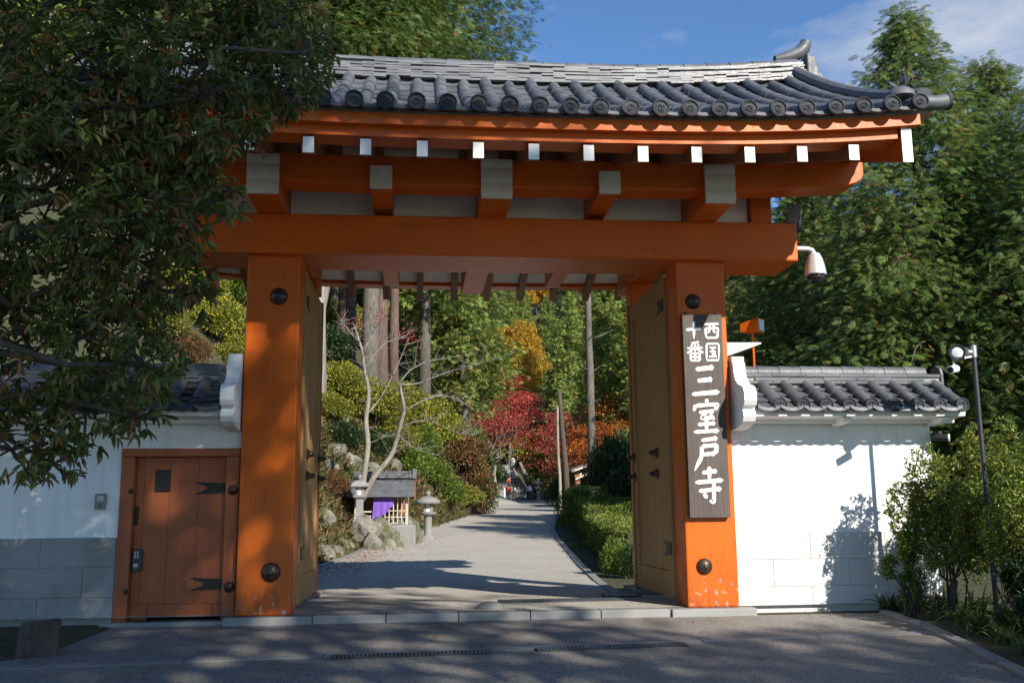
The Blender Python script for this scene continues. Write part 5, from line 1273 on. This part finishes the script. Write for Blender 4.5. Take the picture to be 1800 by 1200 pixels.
for s in (-1, 1):
    yc = SY+.48; pts = [(yc+s*.85, ze-.02), (yc, zrg-.05), (yc, zrg+.02), (yc+s*.85, ze+.05)]
    ro = MB().prism(pts, 'x', sxa-.05, sxb+.10).build('roof_slope', M['tile'], sh)
    nt_ = 9
    for i in range(nt_):
        for j in range(3):
            xx = sxa-.03+(w+.13)*(i+.5)/nt_; t0 = j/3; y0 = yc+s*.85*(1-t0)*1.01; z0 = ze+.07+(zrg-ze)*t0
            if s < 0: MB().box(xx-(w+.13)/nt_*.48, xx+(w+.13)/nt_*.48, y0, y0+.30, z0-.03, z0+.015).build('roof_tile', M['tile'], ro).rotation_euler = (0, 0, 0)
for j in range(3): boxpart('ridge_course', M['tile'], sh, sxa+.1, sxb+.02, SY+.48-.13+.02*j, SY+.48+.13-.02*j, zrg+.03+.07*j, zrg+.095+.07*j, .01)
boxpart('ridge_end', M['tile'], sh, sxb+.03, sxb+.16, SY+.33, SY+.63, zrg, zrg+.30, .02)
for s in (-1, 1): MB().prism([(SY+.48+s*.9, ze-.1), (SY+.48, zrg-.12), (SY+.48, zrg-.02), (SY+.48+s*.9, ze+.0)], 'x', sxb+.101, sxb+.14).build('barge_board', M['brown'], sh)
# lattice on the right half, curtain, cross rails on the left
xa = cxs+.16; xb = sxb-.14
for i in range(6): xx = xa+(xb-xa)*i/5; boxpart('lattice_bar', M['palewood'], sh, xx-.014, xx+.014, SY-.10, SY-.07, zt+.02, ze+.02)
for z_ in (zt+.04, zt+.22, zt+.40, ze-.02): boxpart('lattice_rail', M['palewood'], sh, xa-.015, xb+.015, SY-.115, SY-.101, z_-.013, z_+.013)
boxpart('cross_rail', M['palewood'], sh, sxa+.3, cxs+.02, SY-.08, SY-.05, zt+.36, zt+.40)
for a, b in (((sxa+.32, zt+.12), (cxs, zt+.36)), ((sxa+.32, zt+.36), (cxs, zt+.12))): MB().tube([(a[0], SY-.06, a[1]), (b[0], SY-.06, b[1])], .018, 5).build('cross_bar', M['palewood'], sh)
n = 14; vs = []; c0 = cxs-.16; c1 = cxs+.42
for j in range(5):
    for i in range(n+1):
        u = i/n; x = c0+(c1-c0)*u; lo = zt+.10+.50*u**1.6; zz = ze-.02-(ze-.02-lo)*j/4; vs.append((x-.05*j/4*(1-u), SY-.16+.022*math.sin(u*22)*(j/4), zz))
MB().add(vs, [(j*(n+1)+i, j*(n+1)+i+1, (j+1)*(n+1)+i+1, (j+1)*(n+1)+i) for j in range(4) for i in range(n)]).build('curtain', M['purple'], sh, smooth=True)
# --- stone lanterns
def lantern(p, h, lab, rnd_=True, group='stone lanterns'):
    e = empty('stone_lantern', p, lab, 'stone lantern', group)
    k = h/1.75; sq = 6 if rnd_ else 4
    def pt(nm, prof, n=16, sq_=False): MB().lathe([(r*k, z*k) for r, z in prof], n, p, None, sq_).build(nm, M['stone'], e, auto=True)
    pt('base', [(.34, -.15), (.34, .06), (.26, .12), (.24, .14)], 12 if rnd_ else 4, not rnd_)
    pt('shaft', [(.165, .141), (.15, .3), (.145, .82), (.16, .86)] if rnd_ else [(.20, .141), (.19, .5), (.19, .86)], 16 if rnd_ else 4, not rnd_)
    pt('platform', [(.18, .861), (.31, .93), (.33, 1.0), (.28, 1.02)], 12 if rnd_ else 4, not rnd_)
    for a in range(4):
        w_ = math.pi/4+a*math.pi/2; MB().box(p.x+.175*k*math.cos(w_)-.045*k, p.x+.175*k*math.cos(w_)+.045*k, p.y+.175*k*math.sin(w_)-.045*k, p.y+.175*k*math.sin(w_)+.045*k, p.z+1.021*k, p.z+1.30*k).build('fire_box_pillar', M['stone'], e)
    MB().box(p.x-.13*k, p.x+.13*k, p.y-.13*k, p.y+.13*k, p.z+1.022*k, p.z+1.299*k).build('fire_box', M['cream'], e)
    pt('cap', [(.22, 1.301), (.46, 1.33), (.47, 1.38), (.40, 1.47), (.26, 1.56), (.10, 1.60)], 16 if rnd_ else 4, not rnd_)
    pt('finial', [(.08, 1.601), (.10, 1.65), (.115, 1.70), (.07, 1.77), (.01, 1.82)], 12)
    return e
p = on_road(755, 946); p.x -= .05; p.z -= .02; lantern(p, (at(755, 862, p.y).z-p.z)*.97, 'round stone lantern standing at the left edge of the road')
p = at(632, 917, 17.0); lantern(p, at(632, 836, 17.0).z-p.z, 'square pale stone lantern before the shrine roof', False)
p = gp(946, 88, 0, 880); p.z = zr(88); lantern(p, 2.2, 'distant stone lantern at the foot of the stairs behind the people')
# --- clipped hedge on the right of the road
def hedge(seed, y0, y1, h0, h1, wd, n, lab, off=.75):
    rng = np.random.default_rng(seed); m = 10; Yc = [y0+(y1-y0)*i/m for i in range(m+1)]; e = empty('hedge', (xr(y0)+off, y0, zr(y0)), lab, 'hedge', 'clipped hedge along the road'); vs = []
    fr = lambda y: (y-y0)/(y1-y0)
    for y in Yc:
        a = xr(y)+off; h = h0+(h1-h0)*fr(y); z = zr(y)
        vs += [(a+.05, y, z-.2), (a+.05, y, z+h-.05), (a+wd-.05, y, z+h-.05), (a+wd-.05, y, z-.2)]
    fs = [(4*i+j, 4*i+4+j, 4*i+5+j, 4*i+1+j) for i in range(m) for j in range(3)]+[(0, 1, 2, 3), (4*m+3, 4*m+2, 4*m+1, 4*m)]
    MB().add(vs, fs).build('inner_box', M['soil'], e)  # plain dark box filling the hedge behind its layer of leaves
    Y = y0+(y1-y0)*rng.random(n); a = np.array([xr(y) for y in Y])+off; z = np.array([zr(y) for y in Y]); h = h0+(h1-h0)*(Y-y0)/(y1-y0)
    f = rng.random(n); face = np.where(f < .45, 0, np.where(f < .85, 1, 2)); u = rng.random(n); b = .03*np.sin(Y*5)+.03*np.sin(Y*2.3+u*6)
    X = np.where(face == 0, a+rng.normal(0, .03, n)+b, np.where(face == 1, a+u*wd, a+u*wd)); Z = np.where(face == 0, z+u*h, np.where(face == 1, z+h+rng.normal(0, .03, n)+b, z+u*h)); Y = np.where(face == 2, np.where(rng.random(n) < .7, y0, y1)+rng.normal(0, .03, n), Y)
    N = np.where((face == 0)[:, None], [-1., 0, .2], np.where((face == 1)[:, None], [0, 0, 1.], [0, -1., .2]))
    s = .045+.0012*y0
    V, F = leaf_arrays(np.stack([X, Y, Z], 1), N*.7+rng.normal(0, .6, (n, 3)), s*rng.uniform(.7, 1.4, n), s*.55*rng.uniform(.7, 1.3, n), .2, .1, .7, False, rng)
    o = link('leaves', npmesh('leaves', V, F, M['hedge'])); adopt(o, e); return e
hedge(101, 7.4, 16.5, .78, .86, 1.9, 30000, 'nearest clipped hedge beside the open right door')
hedge(102, 17.0, 25.5, 1.02, 1.15, 2.2, 20000, 'middle block of clipped hedge along the road', .9)
hedge(103, 29, 40, 1.45, 1.5, 3.0, 16000, 'furthest block of clipped hedge before the bare grey trunk', 1.0)
def sbush(px_, py_, Y, r, k, lab, rz=0, asp=(1, 1, 1)):
    c = at(px_, py_, Y); z0 = gz(c.x, Y)-.1; h = max(.3, (c.z-z0)*1.25); return tree('garden_bush', (c.x, Y, z0), lab, AZ[k], 'bushes right of the road', 'bush', rz, (r*asp[0], r*asp[1], h))
sbush(1082, 962, 6.9, .34, 2, 'leafy green bush at the near end of the hedge'); sbush(1112, 975, 6.6, .34, 3, 'dark leafy bush tucked against the right door leaf', 1)
sbush(1060, 885, 21, .8, 2, 'pale green leafy plants behind the near hedge', 2); sbush(1095, 905, 16, .8, 2, 'pale green leafy plants beside the right door', 3); sbush(1015, 872, 27.5, .9, 2, 'light green shrubs between the two hedge blocks', 4)
sbush(1075, 810, 33, 1.5, 3, 'dark round evergreen right of the bare grey trunk', 1, (1, 1, 1)); sbush(1105, 850, 26, 1.3, 3, 'dark evergreen bush in front of the right door edge', 5); sbush(1098, 800, 36, 1.8, 3, 'dark evergreen mass behind the round one', 2)
sbush(992, 845, 62, 1.6, 3, 'dark shrub before the rest house', 3); sbush(978, 838, 97, 2.2, 0, 'olive bush right of the stairs', 2); sbush(968, 800, 100, 2.8, 2, 'green shrubs on the slope above the stairs', 4); sbush(1000, 805, 96, 3.6, 0, 'yellow-green shrubs on the slope right of the stairs', 1)
sbush(854, 848, 97, 1.7, 1, 'reddish bush left of the stairs', 1); sbush(864, 822, 104, 1.9, 2, 'green bush left of the upper stairs', 1)
sbush(1020, 790, 88, 4.0, 1, 'bronze shrubs behind the rest house roof', 2); sbush(830, 785, 92, 2.4, 2, 'green shrubs behind the end of the bank', 6); sbush(910, 770, 118, 5.0, 0, 'olive shrubs below the crimson maple', 3)
# --- rest house
hp = gp(1050, 57, 0, 870); hz = at(1035, 878, 57).z-.6; X0 = at(1002, 850, 57).x
rh = empty('rest_house', (X0+2.5, 57, hz), 'open-sided rest house with pale posts and broad eaves behind the bare trunk', 'building')
zE = at(1003, 828, 57).z; zA = at(1048, 808, 57).z; W_ = 5.4; xA = X0+W_*.42
M['thatch'] = m_plain('grey_brown_roofing', (.17, .14, .115), .9, var=.25, scale=5)
for s, xe in ((-1, X0), (1, X0+W_)):
    MB().prism([(xe, zE-.02), (xA, zA-.02), (xA, zA+.12), (xe, zE+.10)], 'y', 56.2, 61).build('roof_slope', M['thatch'], rh)
    MB().prism([(xe, zE-.10), (xA, zA-.10), (xA, zA-.021), (xe, zE-.021)], 'y', 56.1, 56.35).build('barge_board', M['cream'], rh)
    MB().prism([(xe+.3*(-s), zE-.62), (xA, zE+.2), (xA, zE+.30), (xe+.3*(-s), zE-.52)], 'y', 56.4, 56.55).build('lower_eave', M['cream'], rh)
for i in range(4):
    xx = X0+.5+i*1.45
    for yy_ in (56.8, 60.4): boxpart('post', M['white_paint'] if i == 1 else M['brown'], rh, xx-.16, xx+.16, yy_-.12, yy_+.12, hz-1, zE+.05)
boxpart('wall', M['brown'], rh, X0+.5, X0+W_-.4, 60.45, 60.55, hz-1, zE)
boxpart('beam', M['cream'], rh, X0+.3, X0+W_-.3, 56.7, 56.9, zE-.35, zE-.15)
# white hall far up the hill
p = at(838, 728, 128); wh = empty('white_hall', (p.x, 128, p.z-3), 'white-walled hall glimpsed through the trees up the hill', 'building')
boxpart('wall', M['plaster'], wh, p.x-3.2, p.x+2.6, 128, 132, p.z-4.5, p.z+1.0)
MB().prism([(127, p.z+.9), (133, p.z+.9), (130, p.z+3.2)], 'x', p.x-3.8, p.x+3.2).build('roof', M['tile'], wh)
for i in range(3): boxpart('window', M['darkmetal'], wh, p.x-2.2+i*1.7, p.x-1.4+i*1.7, 127.97, 128.02, p.z-1.4, p.z)
p = at(702, 648, 70); wh = empty('white_hall', (p.x, 70, p.z-2), 'patch of white building behind the cedar trunks', 'building')
boxpart('wall', M['plaster'], wh, p.x-2.6, p.x+1.6, 70, 72, p.z-7, p.z+.7); MB().prism([(69.4, p.z+.6), (72.6, p.z+.6), (71, p.z+1.9)], 'x', p.x-3, p.x+2).build('roof', M['tile'], wh)
boxpart('window', M['darkmetal'], wh, p.x-1.4, p.x-.4, 69.97, 70.02, p.z-.9, p.z+.2)
# --- stone stairs and handrails
sa = at(882, 884, 96).x; sb = at(938, 884, 96).x; st = empty('stone_stairs', ((sa+sb)/2, 96, zr(96)), 'flight of grey stone stairs climbing from the end of the road', 'stairs')
NST = 26; zs0 = zr(96)
for i in range(NST):
    y0 = 96+i*.62; z1 = zs0+(i+1)*.175; sh_ = -.02*i
    MB().box(sa+sh_*1.0, sb+sh_*1.6, y0, y0+.66, z1-.9, z1).build('step', M['stone'], st)
for s, xx in ((0, sa-.5), (1, sb+.1)):
    MB().prism([(95.6, zs0-.5), (96+NST*.62, zs0+NST*.175-.5), (96+NST*.62, zs0+NST*.175+.35), (95.6, zs0+.35)], 'x', xx-.1*(1-s), xx+.35).build('side_wall', M['stone'], st)
xh = sa+(sb-sa)*.55
MB().tube([(xh+.6, 96, zs0+1.0), (xh+.0, 96+NST*.62, zs0+NST*.175+1.0)], .05, 6).build('handrail', M['darkmetal'], st)
for i in range(0, NST, 3): MB().tube([(xh+.6-.6*i/NST, 96+i*.62+.3, zs0+i*.175), (xh+.6-.6*i/NST, 96+i*.62+.3, zs0+i*.175+1.04)], .04, 5).build('handrail_post', M['darkmetal'], st)
for s in (0, 1): MB().box(xh-.55-s*1.1-.09, xh-.55-s*1.1+.09, 95.3, 95.48, zs0-.2, zs0+1.35).build('gate_post', M['cream'], st)
# low stone fence at the end of the road
for (a, b, Y, lab) in ((950, 1010, 95, 'low grey stone fence at the right end of the road'),):
    xa, xb = at(a, 880, Y).x, at(b, 880, Y).x; fe = empty('stone_fence', ((xa+xb)/2, Y, zr(Y)), lab, 'fence')
    n = 14
    for i in range(n): xx = xa+(xb-xa)*i/(n-1); boxpart('fence_post', M['stone'], fe, xx-.08, xx+.08, Y-.08, Y+.08, zr(Y)-.1, zr(Y)+1.05)
    boxpart('fence_rail', M['stone'], fe, xa, xb, Y-.05, Y+.05, zr(Y)+.80, zr(Y)+.92); boxpart('fence_rail', M['stone'], fe, xa, xb, Y-.05, Y+.05, zr(Y)+.35, zr(Y)+.45)
# white lamp post by the stairs
p = gp(902, 99, 0, 860); lz = at(902, 812, 99).z
lm = empty('lamp_post', p, 'small white lantern-shaped lamp on a post above the stairs', 'lamp post')
MB().tube([(p.x, 99, p.z-.5), (p.x, 99, lz-.25)], .05, 8).build('post', M['darkmetal'], lm)
MB().lathe([(.12, -.28), (.26, .0), (.27, .25), (.30, .28), (.12, .42), (.02, .5)], 8, (p.x, 99, lz)).build('lamp_head', M['white_paint'], lm)
# --- visitors
SK = m_plain('skin', (.55, .36, .27), .6, var=.05); HAIR = m_plain('black_hair', (.012, .010, .009), .5)
def skin_obj(name, pts, edges, radii, mat, parent, sub=1):
    me = bpy.data.meshes.new(name); me.from_pydata(pts, edges, []); me.materials.append(mat); o = bpy.data.objects.new(name, me); COL.objects.link(o); o.parent = parent
    sm = o.modifiers.new('skin', 'SKIN'); sm.use_smooth_shade = True
    for i, r in enumerate(radii): me.skin_vertices[0].data[i].radius = r if hasattr(r, '__len__') else (r, r)
    me.skin_vertices[0].data[0].use_root = True
    if sub: s = o.modifiers.new('subsurf', 'SUBSURF'); s.levels = sub; s.render_levels = sub
    return o
def person(loc, rz, lab, h=1.68, top=(.4, .05, .04), legs=(.03, .03, .04), stride=.12, coat=0., arm=.1, bag=None, bare_legs=False):
    e = empty('person', loc, lab, 'person', 'visitors on the road and stairs'); e.rotation_euler = (0, 0, rz); k = h/1.68; e.scale = (k, k, k)
    s = stride
    pts = [(0, 0, .95), (0, .01, 1.15), (0, .0, 1.36), (0, 0, 1.46), (0, -.01, 1.50), (0, -.015, 1.60), (0, -.01, 1.66),
           (-.10, 0, .90), (-.10, -s*.5, .50), (-.10, -s*.6+.03, .08), (-.10, -s*.6-.11, .03), (.10, 0, .90), (.10, s*.3, .50), (.10, s+.03, .10), (.10, s-.10, .04),
           (-.19, 0, 1.38), (-.235, .03, 1.10), (-.225, -arm, .86), (-.22, -arm-.03, .78), (.19, 0, 1.38), (.235, .03, 1.10), (.225, -arm*.6, .86), (.22, -arm*.6-.03, .78)]
    ed = [(0, 1), (1, 2), (2, 3), (3, 4), (4, 5), (5, 6), (0, 7), (7, 8), (8, 9), (9, 10), (0, 11), (11, 12), (12, 13), (13, 14), (2, 15), (15, 16), (16, 17), (17, 18), (2, 19), (19, 20), (20, 21), (21, 22)]
    rd = [(.14, .10), (.13, .09), (.16, .10), .05, .055, (.082, .095), (.06, .07), .085, .06, .042, .035, .085, .06, .042, .035, .055, .042, .034, .03, .055, .042, .034, .03]
    skin_obj('body', pts, ed, rd, SK, e)
    tm_ = m_plain('coat_cloth', top, .85, var=.1); lm_ = m_plain('trouser_cloth', legs, .85, var=.1)
    I = [0, 7, 8, 9, 11, 12, 13]; mp_ = {j: i for i, j in enumerate(I)}
    skin_obj('trousers', [pts[j] for j in I], [(mp_[a], mp_[b]) for a, b in ed if a in mp_ and b in mp_], [(.155, .115), .10, .078, .062, .10, .078, .062], lm_, e)
    lo = [(0, 0, .93-coat)]; I = [0, 1, 2, 3, 15, 16, 17, 19, 20, 21]; mp_ = {j: i+1 for i, j in enumerate(I)}
    skin_obj('jacket', lo+[pts[j] for j in I], [(0, 1)]+[(mp_[a], mp_[b]) for a, b in ed if a in mp_ and b in mp_], [(.17+coat*.15, .13+coat*.1), (.165, .12), (.16, .115), (.18, .12), .07, .075, .062, .052, .075, .062, .052], tm_, e)
    skin_obj('hair', [(0, .01, 1.53), (0, .02, 1.60), (0, .01, 1.675)], [(0, 1), (1, 2)], [(.08, .06), (.094, .098), (.07, .075)], HAIR, e)
    sh2 = MB()
    for x, y in ((-.10, -s*.6-.04), (.10, s-.03)): sh2.box(x-.05, x+.05, y-.15, y+.09, .0, .09)
    o = sh2.build('shoes', HAIR, e, bevel=.02); o.matrix_parent_inverse = Matrix()
    if bag:
        o = MB().box(.22, .32, -.12, .14, .62, .90).build('bag', m_plain('bag_cloth', bag, .7), e, bevel=.03); o.matrix_parent_inverse = Matrix()
def pr(px_, Y): x = at(px_, 885, Y).x; return Vector((x, Y, zr(Y)+.004))
def ps(px_, i): y = 96+i*.62+.3; return Vector((at(px_, 850, y).x, y, zs0+(i+1)*.175))
person(pr(930, 88), math.pi, 'person in white top and black trousers walking away in mid road', 1.70, (.62, .64, .68), (.012, .012, .014), .14)
person(pr(941, 91), math.pi+.2, 'person in dark jacket beside the one in black', 1.62, (.05, .055, .085), (.02, .02, .025), .10)
person(pr(945.5, 89), .3, 'person all in black at the right of the road group', 1.68, (.010, .010, .012), (.010, .010, .012), .10, .12)
person(pr(894, 90), math.pi-.1, 'person in bright red top and pale trousers at the foot of the stairs', 1.62, (.62, .03, .02), (.35, .34, .32), .08, .05, bag=(.6, .6, .58))
person(ps(895, 5), math.pi, 'person in orange-red jacket on the lower stairs behind the red one', 1.62, (.55, .10, .04), (.10, .09, .09), .08)
person(ps(901, 11), math.pi, 'person in light blue on the middle of the stairs', 1.66, (.42, .48, .58), (.04, .045, .06), .08)
person(ps(900, 16), math.pi+.3, 'person in dark coat highest on the stairs', 1.70, (.05, .055, .07), (.02, .02, .03), .10, .2)
